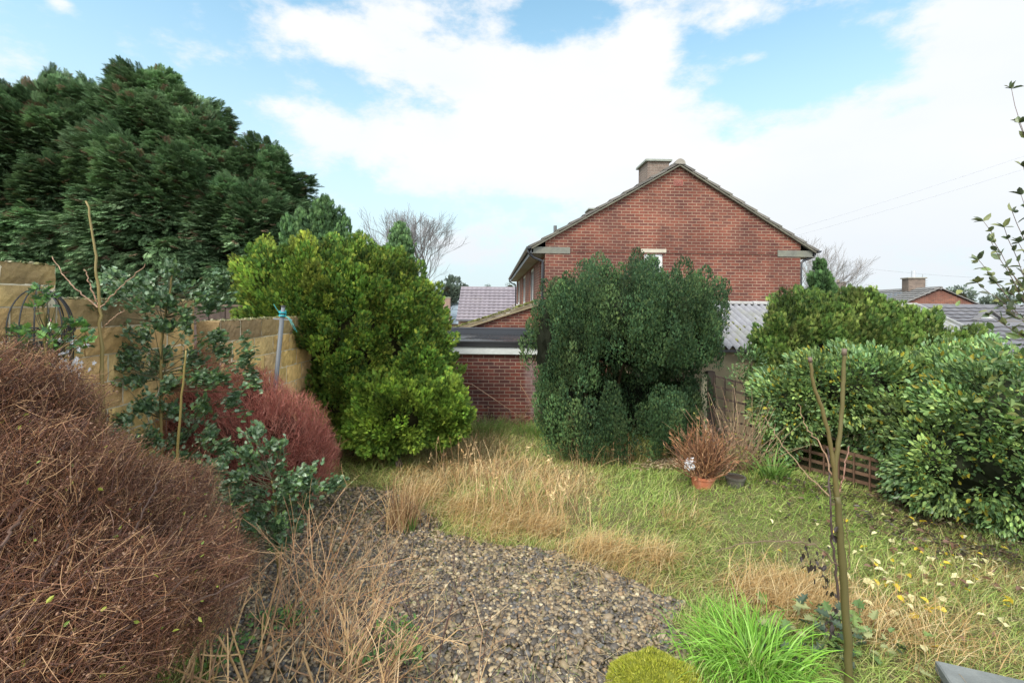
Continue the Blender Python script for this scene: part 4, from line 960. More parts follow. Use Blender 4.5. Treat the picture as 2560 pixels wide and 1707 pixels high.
# ---------------------------------------------------------------- bare trees
def bare_tree(name, label, base, H, spread, r0, col, depth=6, seed=1, lean=(0, 0), nb=3):
    r = np.random.default_rng(seed); t = thing(name, label, 'tree', (base[0], base[1], base[2]))
    segs = {i: [] for i in range(depth + 1)}
    def grow(p, d, L, rad, lv):
        d = d / np.linalg.norm(d); pts = [p]; q = p.copy()
        for _ in range(4): q = q + d * L / 4; d = d + r.normal(0, .09, 3) + np.array([0, 0, .03]); d /= np.linalg.norm(d); pts.append(q.copy())
        segs[lv].append((np.array(pts), rad, rad * .68))
        if lv >= depth: return
        n = nb if lv < depth - 1 else nb + 1
        for k in range(n):
            st = pts[-1] if k < 2 else pts[r.integers(2, 4)]
            a = r.uniform(0, 2 * PI); s = spread * r.uniform(.6, 1.25)
            e1 = np.cross(d, [0, 0, 1.0] if abs(d[2]) < .9 else [1.0, 0, 0]); e1 /= np.linalg.norm(e1); e2 = np.cross(d, e1)
            grow(st, d + s * (math.cos(a) * e1 + math.sin(a) * e2) + np.array([0, 0, .12]), L * r.uniform(.68, .88), rad * (.68 if k < 2 else .5), lv + 1)
    grow(np.zeros(3), np.array([lean[0], lean[1], 1.0]), H * .24, r0, 0)
    mt, mb_ = MB(), MB()
    for lv, s in segs.items():
        if not s: continue
        pa = np.array([x[0] for x in s]); ra = np.array([np.linspace(x[1], x[2], 5) for x in s])
        (mt if lv < 2 else mb_).tubes(pa, ra, np.tile(col, (len(s), 1)), 6 if lv < 2 else 3)
    mt.build('trunk', M_twig, t); mb_.build('crown', M_twig, t); return t
gp = P(1062, 745, 60); bare_tree('bare_tree', 'bare leafless tree on the skyline between the conifer and the red house', (gp[0], 60, -2.2), 17.5, .55, .30, (.16, .15, .15), 7, 4, (-.05, 0), 3)
gp = P(2045, 745, 34); bare_tree('bare_tree', 'bare tree showing pale twigs behind the right end of the red house', (gp[0] - .7, 34, -2.0), 9.5, .5, .13, (.27, .25, .24), 7, 9, (.02, 0), 3)
def far_ever(label, px, py, d, r, n=2500):
    c_ = P(px, py, d); lob = [(c_, r), (c_ + [0, 0, -r[2]], (r[0] * 1.1, r[1], r[2]))]
    return evergreen('distant_evergreen', label, 'tree', lob, (c_[0], c_[1]), (c_[0], c_[1], c_[2]), .2, T=FR_MID, pal=[(.12, .16, .12), (.16, .2, .15)], up=.5, out_mix=.8, nclump=60, csize=r[0] * .25, nleaf=n, lsize=(r[0] * .12, r[0] * .3), core_k=.7, group='evergreen trees on the skyline')
far_ever('distant dark evergreen under the branches of the bare tree', 1128, 730, 62, (1.8, 1.5, 1.9), 3500)
far_ever('tiny evergreen top peeping over the distant tiled roof beside the red house', 1275, 716, 75, (.8, .8, .5), 400)
far_ever('tiny evergreen top above the middle of the distant tiled roof', 1219, 717, 75, (.5, .5, .35), 300)
far_ever('dark evergreen just right of the solar panel house gable', 2395, 742, 50, (1.3, 1.2, .9), 1500)
far_ever('low evergreen above the bungalow ridge near the right edge', 2490, 755, 50, (1.4, 1.2, .5), 1200)

# ---------------------------------------------------------------- posts, trellis, pots
def twigs_from(root, n, L, r0, sweep, col, K=5, up=.6, spread=.6, az=None):
    d = nrm(np.stack([rng.normal(0, spread, n), rng.normal(0, spread, n), np.full(n, up)], 1) if az is None else az)
    t = np.linspace(0, 1, K)[None, :, None]; LL = rng.uniform(*L, n)[:, None, None]
    b_ = rng.normal(0, sweep, (n, 1, 3))
    return np.asarray(root)[None, None] * 1.0 + d[:, None] * t * LL + b_ * t * t * LL, d
wp = P(686, 990, 5.6); wt_ = P(708, 768, 5.6)
gzp = float(gz(wp[0], wp[1])); dirp = (wt_ - wp) / (wt_[2] - wp[2]); bp = wp + dirp * (gzp - .05 - wp[2])
t = thing('washing_line_post', 'leaning grey metal washing line post with teal cord wound round its top', 'post', (bp[0], bp[1], gzp))
offs(MB().tube([bp, wt_ - dirp * .10], .026, (.115, .125, .135), 14), t).build('pole', M_metal, t, smooth=True)
mb = MB().tube([wt_ - dirp * .12, wt_], .021, (.25, .27, .3), 14); mb.tube([wt_, wt_ + dirp * .02], .026, (.06, .06, .06), 14); offs(mb, t).build('cap', M_metal, t)
c3 = wt_ - dirp * .135
offs(MB().beam(c3 + [-.10, 0, 0], c3 + [.12, 0, -.012], .02, .012, (.2, .22, .25)), t).build('cleat', M_metal, t)
lp = []
for k_ in range(130):
    a = k_ * .5; lp.append(wt_ - dirp * (.04 + .075 * (k_ % 26) / 26 + .004 * math.sin(k_)) + np.array([math.cos(a), math.sin(a), 0]) * (.034 + .006 * math.sin(k_ * .13)))
cd = thing('cord', 'teal green washing line cord wound round the post top with loose ends', 'cord', tuple(c3))
mb = MB().tube(lp, .0055, (.02, .32, .36), 6)
for sx in (1, 1.15): mb.tube([c3 + [.03 * sx, 0, .04], c3 + [.09 * sx, -.02, 0], c3 + [.13 * sx, -.03, -.07], c3 + [.15 * sx, 0, -.13 * sx]], .003, (.05, .38, .38), 5)
mb.tube([c3 + [-.02, 0, .06], c3 + [-.07, 0, .12], c3 + [-.10, 0, .17]], .003, (.05, .35, .36), 5)
offs(mb, cd).build('strand', M_paint, cd)

# concrete post and dark trellis by the potted plant
def post(name, label, px0, px1, pyt, d, th, col, mat_):
    a3 = P(px0, pyt, d); b3 = P(px1, pyt, d); z0_ = float(gz(a3[0], d))
    t = thing(name, label, 'post', ((a3[0] + b3[0]) / 2, d, z0_)); w = b3[0] - a3[0]
    mb = MB(); mb.box((-w / 2, -th / 2, -.05), (w / 2, th / 2, a3[2] - z0_), col); mb.box((-w / 2 + .008, -th / 2 + .008, a3[2] - z0_), (w / 2 - .008, th / 2 - .008, a3[2] - z0_ + .012), col)
    mb.build('shaft', mat_, t); return t
post('concrete_post', 'pale concrete fence post right of the yew', 1752, 1765.5, 938, 7.86, .09, (.36, .32, .22), M_conc)
post('wooden_post', 'dark brown wooden post beside the pale concrete post', 1766.5, 1785, 929, 7.86, .10, (.05, .036, .032), M_wood)
def lattice(name, label, A, B, zt0, zt1, zb, nr, nc, w, col, drop=0.0):
    A, B = np.array(A, float), np.array(B, float); t = thing(name, label, 'trellis', (A[0], A[1], 0))
    D = B - A; mb = MB(); mv = MB()
    for i in range(nr):
        s = i / (nr - 1); za, zb_ = zt0 + (zb - zt0) * s, zt1 + (zb - drop - zt1) * s
        mb.beam((0, 0, za), (D[0], D[1], zb_), .018, w, np.array(col) * rng.uniform(.8, 1.2))
    nn = np.array([D[1], -D[0]]); nn /= np.linalg.norm(nn); nn = nn if nn[1] < 0 else -nn
    for j in range(nc):
        s = j / (nc - 1); x_, y_ = D * s + nn * .0195; mv.beam((x_, y_, zb - .04 - drop * s), (x_, y_, zt0 + (zt1 - zt0) * s + .03), w, .018, np.array(col) * rng.uniform(.8, 1.2), up=(D[0], D[1], 0))
    mb.build('rails', M_wood, t); mv.build('uprights', M_wood, t); return t
A3, B3 = P(1788, 940, 7.8), P(1893, 968, 7.35)
lattice('trellis', 'dark square lattice trellis panel against the beige garage wall', A3[:2], B3[:2], A3[2], B3[2], .35, 7, 5, .028, (.055, .038, .032))
A3, B3 = P(1960, 1140, 7.0), P(2260, 1270, 5.95)
lattice('trellis', 'weathered brown trellis leaning low under the glossy shrub', A3[:2], B3[:2], .62, .52, .12, 5, 9, .04, (.14, .08, .05), drop=.02)
t = thing('concrete_path_edge', 'strip of pale leaf litter under the edge of the yew', 'leaf litter', tuple(G(1690, 1170)))
del t
bpy.data.objects.remove(bpy.data.objects['concrete_path_edge'])

def pot(name, label, px, pyb, wpx, hpx, col, mat_, rimh=.22, taper=.8):
    g_ = G(px, pyb); d = g_[1]; R_ = wpx / 2 * d / F_PX; H = hpx * d / F_PX
    t = thing(name, label, 'plant pot', tuple(g_)); a = np.linspace(0, 2 * PI, 33)[:-1]
    prof = [(R_ * taper * .9, 0), (R_ * taper, 0.005), (R_ * .93, H * (1 - rimh)), (R_ * 1.0, H * (1 - rimh) + .004), (R_ * 1.02, H), (R_ * .9, H), (R_ * .88, H * .88)]
    V = np.array([(r_ * math.cos(q), r_ * math.sin(q), z_ - .02) for r_, z_ in prof for q in a]); n_ = len(a); i = np.arange(n_); F = []
    for k_ in range(len(prof) - 1): F.append(np.stack([k_ * n_ + i, k_ * n_ + (i + 1) % n_, (k_ + 1) * n_ + (i + 1) % n_, (k_ + 1) * n_ + i], 1))
    mb = MB().add(V, np.concatenate(F), col); mb.build('bowl', mat_, t, smooth=False)
    MB().add([(R_ * .88 * math.cos(q), R_ * .88 * math.sin(q), H * .88 - .018) for q in a], [list(range(n_))], (.05, .035, .025)).build('soil', M_twig, t)
    return t, g_, R_, H
t, g_, R_, H = pot('terracotta_pot', 'terracotta pot holding the dead brown hydrangea', 1757, 1213, 62, 30, (.50, .17, .09), M_clay)
pl = thing('dead_hydrangea', 'spiky dead brown hydrangea standing in the terracotta pot', 'plant', (g_[0], g_[1], g_[2] + H * .8))
n = 340; d = nrm(np.stack([rng.normal(0, .55, n), rng.normal(0, .4, n), rng.uniform(.25, 1.3, n)], 1))
L = rng.uniform(.22, .68, n) * (.6 + .4 * d[:, 2]); tt = np.linspace(0, 1, 5)[None, :, None]
rt = np.stack([rng.uniform(-R_ * .7, R_ * .7, n), rng.uniform(-R_ * .7, R_ * .7, n), np.zeros(n)], 1)
pts = rt[:, None] + d[:, None] * tt * L[:, None, None] + rng.normal(0, .05, (n, 1, 3)) * np.sin(tt * PI) + np.array([0, 0, .08]) * tt * tt
pc = np.array([(.26, .12, .055), (.18, .08, .04), (.34, .19, .10), (.11, .055, .035)])[rng.integers(0, 4, n)]
MB().tubes(pts, np.linspace(.0055, .003, 5)[None], pc, 4).build('stem', M_twig, pl)
mb = MB(); n2 = 2600; i = rng.integers(0, n, n2); s = rng.integers(1, 5, n2); q = pts[i, s]; mb.scatter(LEAF_THIN, q, frames(nrm(d[i] + rng.normal(0, .45, (n2, 3))), rdir(n2)), rng.uniform(.03, .075, n2), pc[i] * rng.uniform(.8, 1.6, (n2, 1)))
mb.build('dry_leaf', M_twig, pl, kind='stuff')
tg = P(1725, 1160, 6.15)
w_ = thing('plastic_bag', 'crumpled white plastic caught in the dead hydrangea', 'plastic bag', tuple(tg))
V = ICO2[0] * (1 + .28 * rng.normal(size=(len(ICO2[0]), 1))) * [.055, .045, .08]; MB().add(V, ICO2[1], (.75, .76, .8)).build('crumpled_film', M_paint, w_)
t, g2, R2, H2 = pot('stone_pot', 'low weathered grey pot right of the terracotta pot', 1838, 1212, 48, 26, (.10, .09, .075), M_conc)
# brown scrambling stems against the trellis
pl = thing('dry_climber', 'tangle of dry brown stems against the lower trellis', 'plant', tuple(G(1840, 1190)))
n = 160; o = np.array(pl.location)
base = np.array([G(1800 + 110 * v, 1180)[:3] for v in rng.random(n)]) - o; dd = nrm(np.stack([rng.normal(0, .45, n), rng.normal(0, .25, n), rng.uniform(.5, 1.2, n)], 1))
pts = base[:, None] + dd[:, None] * tt * rng.uniform(.3, 1.15, (n, 1, 1)) + rng.normal(0, .12, (n, 1, 3)) * tt * tt
MB().tubes(pts, np.linspace(.004, .0018, 5)[None], np.array([(.28, .17, .1), (.18, .11, .07), (.36, .25, .15)])[rng.integers(0, 3, n)], 3).build('stem', M_twig, pl)
mb = MB(); n2 = 260; i = rng.integers(0, n, n2); mb.scatter(LEAF_OVAL, pts[i, rng.integers(1, 5, n2)], frames(rdir(n2), rdir(n2)), rng.uniform(.025, .05, n2), np.array([(.25, .3, .06), (.35, .32, .08), (.12, .2, .05)])[rng.integers(0, 3, n2)])
mb.build('leaf', M_gloss, pl, kind='stuff')
def strap(name, label, px, py, n, L, w, pal, spread=(.25, 1.2), curl=(.3, 1.4), rad=.08, K=6, cat='plant', mat_=None):
    g_ = G(px, py); t = thing(name, label, cat, tuple(g_)); az = rng.uniform(0, 2 * PI, n)
    pos = np.stack([rng.normal(0, rad, n), rng.normal(0, rad, n), np.zeros(n)], 1); pos[:, 2] = gz(pos[:, 0] + g_[0], pos[:, 1] + g_[1]) - g_[2]
    c = np.array(pal)[rng.integers(0, len(pal), n)] * rng.uniform(.8, 1.15, (n, 1)); mb = MB()
    az = np.arctan2(pos[:, 1], pos[:, 0]) + rng.normal(0, .6, n)
    ribbons(mb, blade_paths(pos, az, rng.uniform(*L, n), rng.uniform(spread[0] * .3, spread[0] * 1.6, n), rng.uniform(*curl, n), K), rng.uniform(*w, n), c * .8, c * 1.1)
    mb.build('blades', mat_ or M_grass, t, kind='stuff'); return t
strap('strap_leaf_plant', 'green strap leaved plant beside the low pot under the shrub', 1930, 1195, 110, (.2, .45), (.018, .032), [(.10, .2, .04), (.15, .28, .05), (.2, .32, .07)], (.5, 1), (.2, 1.2), .07)
strap('small_weed', 'small green weed just right of the grey pot', 1885, 1205, 60, (.08, .2), (.012, .02), [(.2, .28, .06), (.3, .33, .08)], (.6, 1), (.2, 1.2), .08)
# straw stalks
STRAW = [(.52, .33, .15), (.36, .21, .10), (.64, .46, .24), (.22, .12, .06)]
stalks('dry_stalk_clump', 'upright clump of dry brown stalks standing alone in the gravel', 'dead grass', [(1010, 1320, .09, .06)], 190, (.28, .62), .0035, STRAW, heads=False, group='clumps of tall dry stalks')
strap('green_tuft', 'green iris like blades at the foot of the lone dry stalk clump', 1030, 1325, 26, (.12, .3), (.010, .016), [(.2, .32, .08), (.13, .24, .05)], (.3, .6), (0, .6), .04)
stalks('dry_stalk_clump', 'wide stand of tall dry stalks in the middle of the straw grass', 'dead grass', [(1250, 1275, .28, .16), (1380, 1290, .22, .16), (1180, 1215, .25, .2)], 240, (.3, .75), .003, STRAW, heads=True, group='clumps of tall dry stalks')
stalks('dry_stalk_clump', 'pale dry stalks at the foot of the dark yew', 'dead grass', [(1470, 1165, .18, .12), (1560, 1160, .15, .1)], 110, (.25, .55), .0025, STRAW, heads=True, group='clumps of tall dry stalks')
stalks('dry_stalk_clump', 'bent straw stalks leaning on the red shrub beside the yellow conifer', 'dead grass', [(900, 1110, .25, .12), (960, 1110, .2, .1)], 150, (.3, .7), .0028, STRAW, heads=False, leanx=.25, group='clumps of tall dry stalks')
# brambles and rubbish heap at the garage wall
pl = thing('dead_bramble_heap', 'heap of dead brown brambles against the brick garage wall', 'plant', tuple(G(1250, 1060)))
n = 240; o = np.array(pl.location); bb = np.stack([rng.normal(0, .5, n), rng.normal(.1, .18, n), np.zeros(n)], 1); dd = nrm(np.stack([rng.normal(0, 1, n), rng.normal(0, .4, n), rng.uniform(.1, .8, n)], 1))
pts = bb[:, None] + dd[:, None] * tt * rng.uniform(.2, .6, (n, 1, 1)) - np.array([0, 0, .35]) * tt ** 2 * rng.random((n, 1, 1)) + [0, 0, .03]
MB().tubes(pts, .004, np.array([(.16, .09, .06), (.3, .18, .11), (.1, .06, .05)])[rng.integers(0, 3, n)], 3).build('stem', M_twig, pl)
mb = MB(); n2 = 500; i = rng.integers(0, n, n2); mb.scatter(LEAF_OVAL, pts[i, rng.integers(1, 5, n2)], frames(rdir(n2), rdir(n2)), rng.uniform(.03, .07, n2), np.array([(.2, .1, .06), (.12, .07, .05)])[rng.integers(0, 2, n2)]); mb.build('leaf', M_twig, pl, kind='stuff')
mb = MB()
c1 = P(1165, 985, 9.2); mb.tube([G(1330, 1062), P(1240, 1000, 9.3), P(1180, 960, 9.5), P(1150, 955, 9.6)], .005, (.45, .28, .18), 5)
mb.tube([G(1290, 1060), P(1330, 1010, 9.3), P(1300, 960, 9.5)], .005, (.3, .18, .1), 5); offs(mb, pl).build('long_cane', M_twig, pl)
strap('green_tuft', 'patch of taller green grass at the foot of the garage wall', 1210, 1075, 900, (.12, .34), (.006, .010), [(.13, .26, .05), (.2, .32, .07), (.35, .36, .14)], (.4, .6), (.2, 1.2), .42)
strap('green_tuft', 'patch of fresh green grass at the left edge of the yew base', 1345, 1085, 500, (.12, .3), (.006, .010), [(.13, .26, .05), (.2, .32, .07)], (.4, .6), (.2, 1.2), .25)

# ---------------------------------------------------------------- foreground plants
# bright grass clump and moss mound
strap('bright_grass_clump', 'lush bright green arching grass clump at the bottom right', 1885, 1680, 560, (.24, .46), (.008, .013), [(.20, .42, .04), (.27, .52, .06), (.36, .62, .12), (.14, .32, .03)], (.25, .8), (1.2, 3.0), .15, 9)
strap('bright_grass_clump', 'small green grass tuft beside the gravel above the lush clump', 1800, 1560, 160, (.10, .24), (.005, .009), [(.2, .4, .05), (.28, .5, .08)], (.35, .8), (.3, 1.4), .09, 6)
g_ = G(1640, 1725); t = thing('moss_mound', 'yellow green cushion of moss at the bottom edge of the gravel', 'moss', tuple(g_))
mb = MB(); V = ICO2[0] * (1 + .05 * rng.normal(size=(len(ICO2[0]), 1))) * [.27, .24, .13]; mb.add(V, ICO2[1], (.22, .24, .03))
n = 14000; d = rdir(n); d[:, 2] = np.abs(d[:, 2]); pos = d * [.27, .24, .13] * (1 + .08 * wav(d[:, 0] * 2, d[:, 1] * 2, 4, 8)[:, None])
mb.scatter(LEAF_THIN, pos, frames(nrm(d + rng.normal(0, .5, (n, 3))), rdir(n)), rng.uniform(.012, .028, n), np.array([(.48, .50, .05), (.38, .42, .04), (.58, .56, .10), (.28, .3, .04)])[rng.integers(0, 4, n)] * rng.uniform(.7, 1.1, (n, 1)))
mb.build('cushion', M_grass, t)
# paving slab
c4 = [P(2335, 1648, 0), 0]
s0, s1, s2_, s3 = G(2340, 1712), G(2338, 1660), G(2480, 1700), G(2660, 1700)
t = thing('stone_slab', 'corner of a raised grey stone paving slab at the bottom right', 'paving slab', (s1[0], s1[1], 0))
zt_ = .42; A3 = P(2338, 1648, 1.0); dd_ = (CAM_H - zt_) / (CAM_H - A3[2]); A3 = P(2338, 1648, dd_); B3 = P(2480, 1680, 1.0); B3 = P(2480, 1680, (CAM_H - zt_) / (CAM_H - B3[2])); C3 = P(2360, 1730, 1.0); C3 = P(2360, 1730, (CAM_H - zt_) / (CAM_H - C3[2]))
e1 = nrm((B3 - A3)[:2]); L1 = .62; e2 = np.array([e1[1], -e1[0]])
def slab(o, L1, L2, name):
    V = []
    for z_, k_ in ((zt_ - .06, 0), (zt_ - .008, 0), (zt_, .008)):
        for a3, b3 in ((k_, k_), (L1 - k_, k_), (L1 - k_, L2 - k_), (k_, L2 - k_)): q = o + e1 * a3 + e2 * b3; V.append((q[0], q[1], z_))
    F = [[3, 2, 1, 0]] + [[k_ * 4 + j, k_ * 4 + (j + 1) % 4, (k_ + 1) * 4 + (j + 1) % 4, (k_ + 1) * 4 + j] for k_ in (0, 1) for j in range(4)] + [[8, 9, 10, 11]]
    return offs(MB().add(V, F, (.20, .21, .20)), t).build(name, M_conc, t)
slab(A3[:2], .42, .6, 'slab'); slab(A3[:2] + e1 * .43 + e2 * .0, .5, .6, 'slab')
mb = MB(); q = A3[:2] + e1 * .02 + e2 * .02; V = [];
for z_ in (-.2, zt_ - .064):
    for a3, b3 in ((0, 0), (.9, 0), (.9, .56), (0, .56)): w2 = q + e1 * a3 + e2 * b3; V.append((w2[0], w2[1], z_))
offs(MB().add(V, [[0, 1, 5, 4], [1, 2, 6, 5], [2, 3, 7, 6], [3, 0, 4, 7], [4, 5, 6, 7]], (.12, .11, .1)), t).build('base', M_conc, t)

def pathtube(mb, pts, r0, r1, col, sides=8, K=22, wob=.004):
    pts = np.array(pts, float); s = np.linspace(0, len(pts) - 1, K); o = np.zeros((K, 3))
    for j in range(3): o[:, j] = np.interp(s, np.arange(len(pts)), pts[:, j])
    for _ in range(2): o[1:-1] = (o[:-2] + 2 * o[1:-1] + o[2:]) / 4
    o += rng.normal(0, wob, o.shape); r = np.linspace(r0, r1, K) * (1 + .06 * rng.normal(size=K)); mb.tube(o, r, col, sides); return o
# cut sapling, right foreground
d0 = 2.75; OLV = (.095, .082, .028)
bt = P(2122, 1760, d0); t = thing('cut_sapling', 'olive green forked sapling with cut tops in the right foreground', 'sapling', tuple(bt))
mb = MB(); pathtube(mb, [bt - [0, 0, .25], P(2122, 1660, d0), P(2112, 1480, d0), P(2100, 1340, d0), P(2093, 1240, d0)], .024, .017, OLV, 12, 26, .0022)
offs(mb, t).build('trunk', M_twig, t, smooth=True)
mb = MB(); l1 = pathtube(mb, [P(2093, 1246, d0), P(2082, 1150, d0), P(2070, 1080, d0), P(2052, 1010, d0), P(2034, 965, d0), P(2026, 900, d0)], .013, .0085, (.13, .10, .035), 10, 26, .002)
mb.tube([P(2026, 905, d0), P(2025, 893, d0)], [.0115, .011], (.15, .1, .08), 10); offs(mb, t).build('branch', M_twig, t, smooth=True)
mb = MB(); pathtube(mb, [P(2094, 1250, d0), P(2086, 1170, d0), P(2096, 1110, d0), P(2106, 1010, d0), P(2109, 950, d0), P(2110, 880, d0)], .0145, .0105, (.12, .10, .035), 10, 26, .002)
mb.tube([P(2110, 888, d0), P(2111, 871, d0)], [.0145, .013], (.15, .11, .08), 10); offs(mb, t).build('branch', M_twig, t, smooth=True)
mb = MB(); dk = (.10, .06, .045)
pathtube(mb, [P(2098, 1500, d0), P(2080, 1350, d0), P(2075, 1240, d0), P(2070, 1120, d0 + .1)], .007, .004, (.07, .045, .04), 6)
pathtube(mb, [P(2112, 1470, d0), P(2125, 1380, d0), P(2110, 1290, d0)], .005, .003, (.14, .11, .05), 6)
pathtube(mb, [P(2094, 1250, d0), P(2110, 1180, d0), P(2122, 1110, d0 + .1)], .005, .0025, (.25, .13, .09), 5)
pathtube(mb, [P(2088, 1200, d0), P(2050, 1110, d0 + .1), P(2010, 1060, d0 + .2), P(1998, 1010, d0 + .2)], .004, .002, (.32, .2, .12), 5)
pathtube(mb, [P(2100, 1420, d0), P(2050, 1365, d0 - .05), P(1960, 1350, d0 - .1), P(1870, 1352, d0 - .1), P(1790, 1375, d0 - .1)], .0045, .002, (.16, .11, .07), 5)
pathtube(mb, [P(2075, 1240, d0), P(2000, 1170, d0 + .1), P(1940, 1090, d0 + .2), P(1912, 1040, d0 + .3)], .0035, .0015, (.3, .2, .12), 5)
offs(mb, t).build('side_shoot', M_twig, t)
mb = MB(); n = 70
pp = np.array([P(px_ + rng.normal(0, 6), py_ + rng.normal(0, 22), d0 + rng.normal(0, .03)) for px_, py_ in [(2060, 1430), (2040, 1400), (2075, 1470), (2085, 1330), (2070, 1560), (2018, 1385), (2090, 1540)] for _ in range(10)])
mb.scatter(LEAF_OVAL, pp, frames(nrm(rng.normal(0, .4, (n, 3)) - [0, 0, 1.]), rdir(n)), rng.uniform(.02, .045, n), np.tile((.035, .025, .022), (n, 1))); offs(mb, t).build('withered_leaf', M_twig, t, kind='stuff')
# leafy weed at its foot
g_ = G(2090, 1640); t = thing('leafy_weed', 'low leafy green weed round the foot of the cut sapling', 'plant', tuple(g_)); mb = MB(); n = 150
pos = np.stack([rng.normal(.05, .2, n), rng.normal(.1, .13, n), rng.uniform(.02, .16, n)], 1); dd = nrm(np.stack([rng.normal(0, 1, n), rng.normal(0, 1, n), rng.normal(.1, .3, n)], 1))
mb.scatter(LEAF_HOLLY, pos, frames(dd, np.tile([0, 0, 1.], (n, 1)) + rng.normal(0, .4, (n, 3))), rng.uniform(.04, .10, n), np.array([(.14, .22, .07), (.2, .28, .08), (.06, .09, .05), (.3, .32, .14)])[rng.integers(0, 4, n)])
mb.build('leaf', M_leaf, t, kind='stuff')
# shrub with arching shoots at the right edge
t = thing('arching_shrub', 'tall sparse leaved shrub with thin arching shoots at the right edge', 'shrub', tuple(np.array([4.1, 3.6, float(gz(4.1, 3.6))])))
d1 = 3.6; mb = MB(); lf = MB(); tips = [(2520, 215), (2540, 300), (2552, 410), (2450, 545), (2520, 520), (2470, 600), (2440, 640), (2436, 700), (2480, 700), (2465, 780), (2500, 560), (2545, 480), (2510, 660), (2540, 600), (2500, 760), (2550, 680), (2590, 350), (2610, 250), (2640, 500)]
for (px_, py_) in tips:
    rt_ = P(2640 + rng.uniform(-40, 60), 1050 + rng.uniform(-80, 80), d1); tp = P(px_ + 8, py_ + 8, d1 + rng.normal(0, .15)); md = (rt_ + tp) / 2 + np.array([.10, 0, .12])
    o = pathtube(mb, [rt_, md, tp], .005, .0018, (.17, .12, .10), 5, 18, .003)
    k = rng.integers(6, 18, 30); k[:3] = 17; dd = nrm(nrm(tp - rt_) * .7 + rng.normal(0, .55, (30, 3)) + [-.1, 0, 0])
    lf.scatter(LEAF_OVAL, o[k], frames(dd, np.array([0, 0, 1.]) + rng.normal(0, .5, (30, 3))), rng.uniform(.04, .08, 30), np.array([(.10, .14, .07), (.15, .19, .09), (.22, .24, .10), (.08, .10, .06)])[rng.integers(0, 4, 30)])
n = 420; c_ = P(2640, 960, d1); pos = c_ + rng.normal(0, 1, (n, 3)) * [.13, .3, .30]; lf.scatter(LEAF_OVAL, pos, frames(nrm(rng.normal(0, .6, (n, 3)) + [-.5, 0, .2]), np.array([0, 0, 1.]) + rng.normal(0, .5, (n, 3))), rng.uniform(.05, .1, n), np.array([(.14, .22, .07), (.2, .28, .09), (.28, .30, .09), (.1, .16, .05)])[rng.integers(0, 4, n)])
for k_ in range(8): pathtube(mb, [(4.1 + rng.normal(0, .08), 3.6 + rng.normal(0, .08), float(gz(4.1, 3.6))), P(2640 + rng.uniform(-60, 60), 1250, d1), P(2640 + rng.uniform(-40, 60), 1000, d1)], .011, .006, (.15, .11, .08), 6)
offs(mb, t).build('stem', M_twig, t); offs(lf, t).build('leaf', M_leaf, t, kind='stuff')

# holly
HOL = [(.09, .17, .075), (.12, .20, .095), (.06, .115, .055), (.26, .35, .22), (.13, .22, .07)]
def holly(name, label, cat, base, trunk_pts, clusters, d, r_, nl, ls=(.028, .052), pal=HOL, tr=.016, dj=.14):
    t = thing(name, label, cat, tuple(base)); mb = MB(); tp = np.array(trunk_pts)
    tc_ = np.linspace(0, 1, 30)[:, None]; seg = np.array([[np.interp(q, np.linspace(0, 1, len(tp)), tp[:, j]) for j in range(3)] for q in tc_[:, 0]])
    if len(tp): pathtube(mb, tp, tr, tr * .4, (.20, .15, .05), 10)
    offs(mb, t).build('trunk', M_twig, t, smooth=True)
    bm_, lf = MB(), MB()
    for px_, py_ in clusters:
        c_ = P(px_, py_, d + rng.normal(0, dj)); zt = c_[2] - rng.uniform(.10, .28); j = np.argmin(np.abs(seg[:, 2] - zt)); s_ = seg[j]
        n3 = 3; ends = c_ + rng.normal(0, r_ * .6, (n3, 3))
        for e in ends:
            mdp = s_ * .4 + e * .6 - [0, 0, .02]; w3 = np.array([s_, mdp, e]); u3 = np.linspace(0, 2, 7); o = np.stack([np.interp(u3, [0, 1, 2], w3[:, q]) for q in range(3)], 1)
            bm_.tubes(o[None], np.linspace(.0038, .0014, 7)[None], np.array([(.09, .085, .04)]), 4)
        m_ = nl; q = rng.integers(0, n3, m_); w = rng.uniform(-.15, 1.1, (m_, 1))
        pos = c_ * (1 - w) + ends[q] * w + rng.normal(0, r_ * .22, (m_, 3)); dd = nrm((ends[q] - s_) * 1.2 + rng.normal(0, .22, (m_, 3)) + [0, 0, .05])
        lf.scatter(LEAF_HOLLY, pos, frames(dd, np.array([0, -.1, 1.]) + rng.normal(0, .55, (m_, 3))), rng.uniform(*ls, m_), np.array(pal)[rng.integers(0, len(pal), m_)] * rng.uniform(.75, 1.2, (m_, 1)))
    offs(bm_, t).build('branch', M_twig, t); offs(lf, t).build('leaf', M_gloss, t, kind='stuff'); return t
d2 = 4.1; b0 = G(408, 1230)
b0 = np.array([P(405, 1000, d2)[0], d2, float(gz(P(405, 1000, d2)[0], d2))])
cl = [(300, 695), (345, 715), (430, 678), (425, 715), (540, 705), (515, 745), (300, 745), (375, 760), (430, 760), (300, 830), (360, 835), (285, 860), (330, 880), (420, 820), (465, 800), (530, 840), (520, 770), (400, 900), (470, 890), (560, 880), (610, 900), (290, 925), (350, 950), (420, 960), (490, 950), (560, 950), (620, 940), (300, 1000), (360, 1020), (430, 1030), (500, 1020), (570, 1010), (300, 1060), (380, 1090), (450, 1100), (520, 1090), (470, 1150), (560, 1120), (330, 1110)]
holly('holly_tree', 'young holly tree with layered spiny blue green leaves in front of the stone wall', 'tree', b0, [b0, P(404, 960, d2), P(403, 850, d2), P(418, 760, d2), P(432, 690, d2)], cl, d2, .13, 170)
d3 = 4.0; b1 = np.array([P(700, 1200, d3)[0], d3, float(gz(P(700, 1200, d3)[0], d3))])
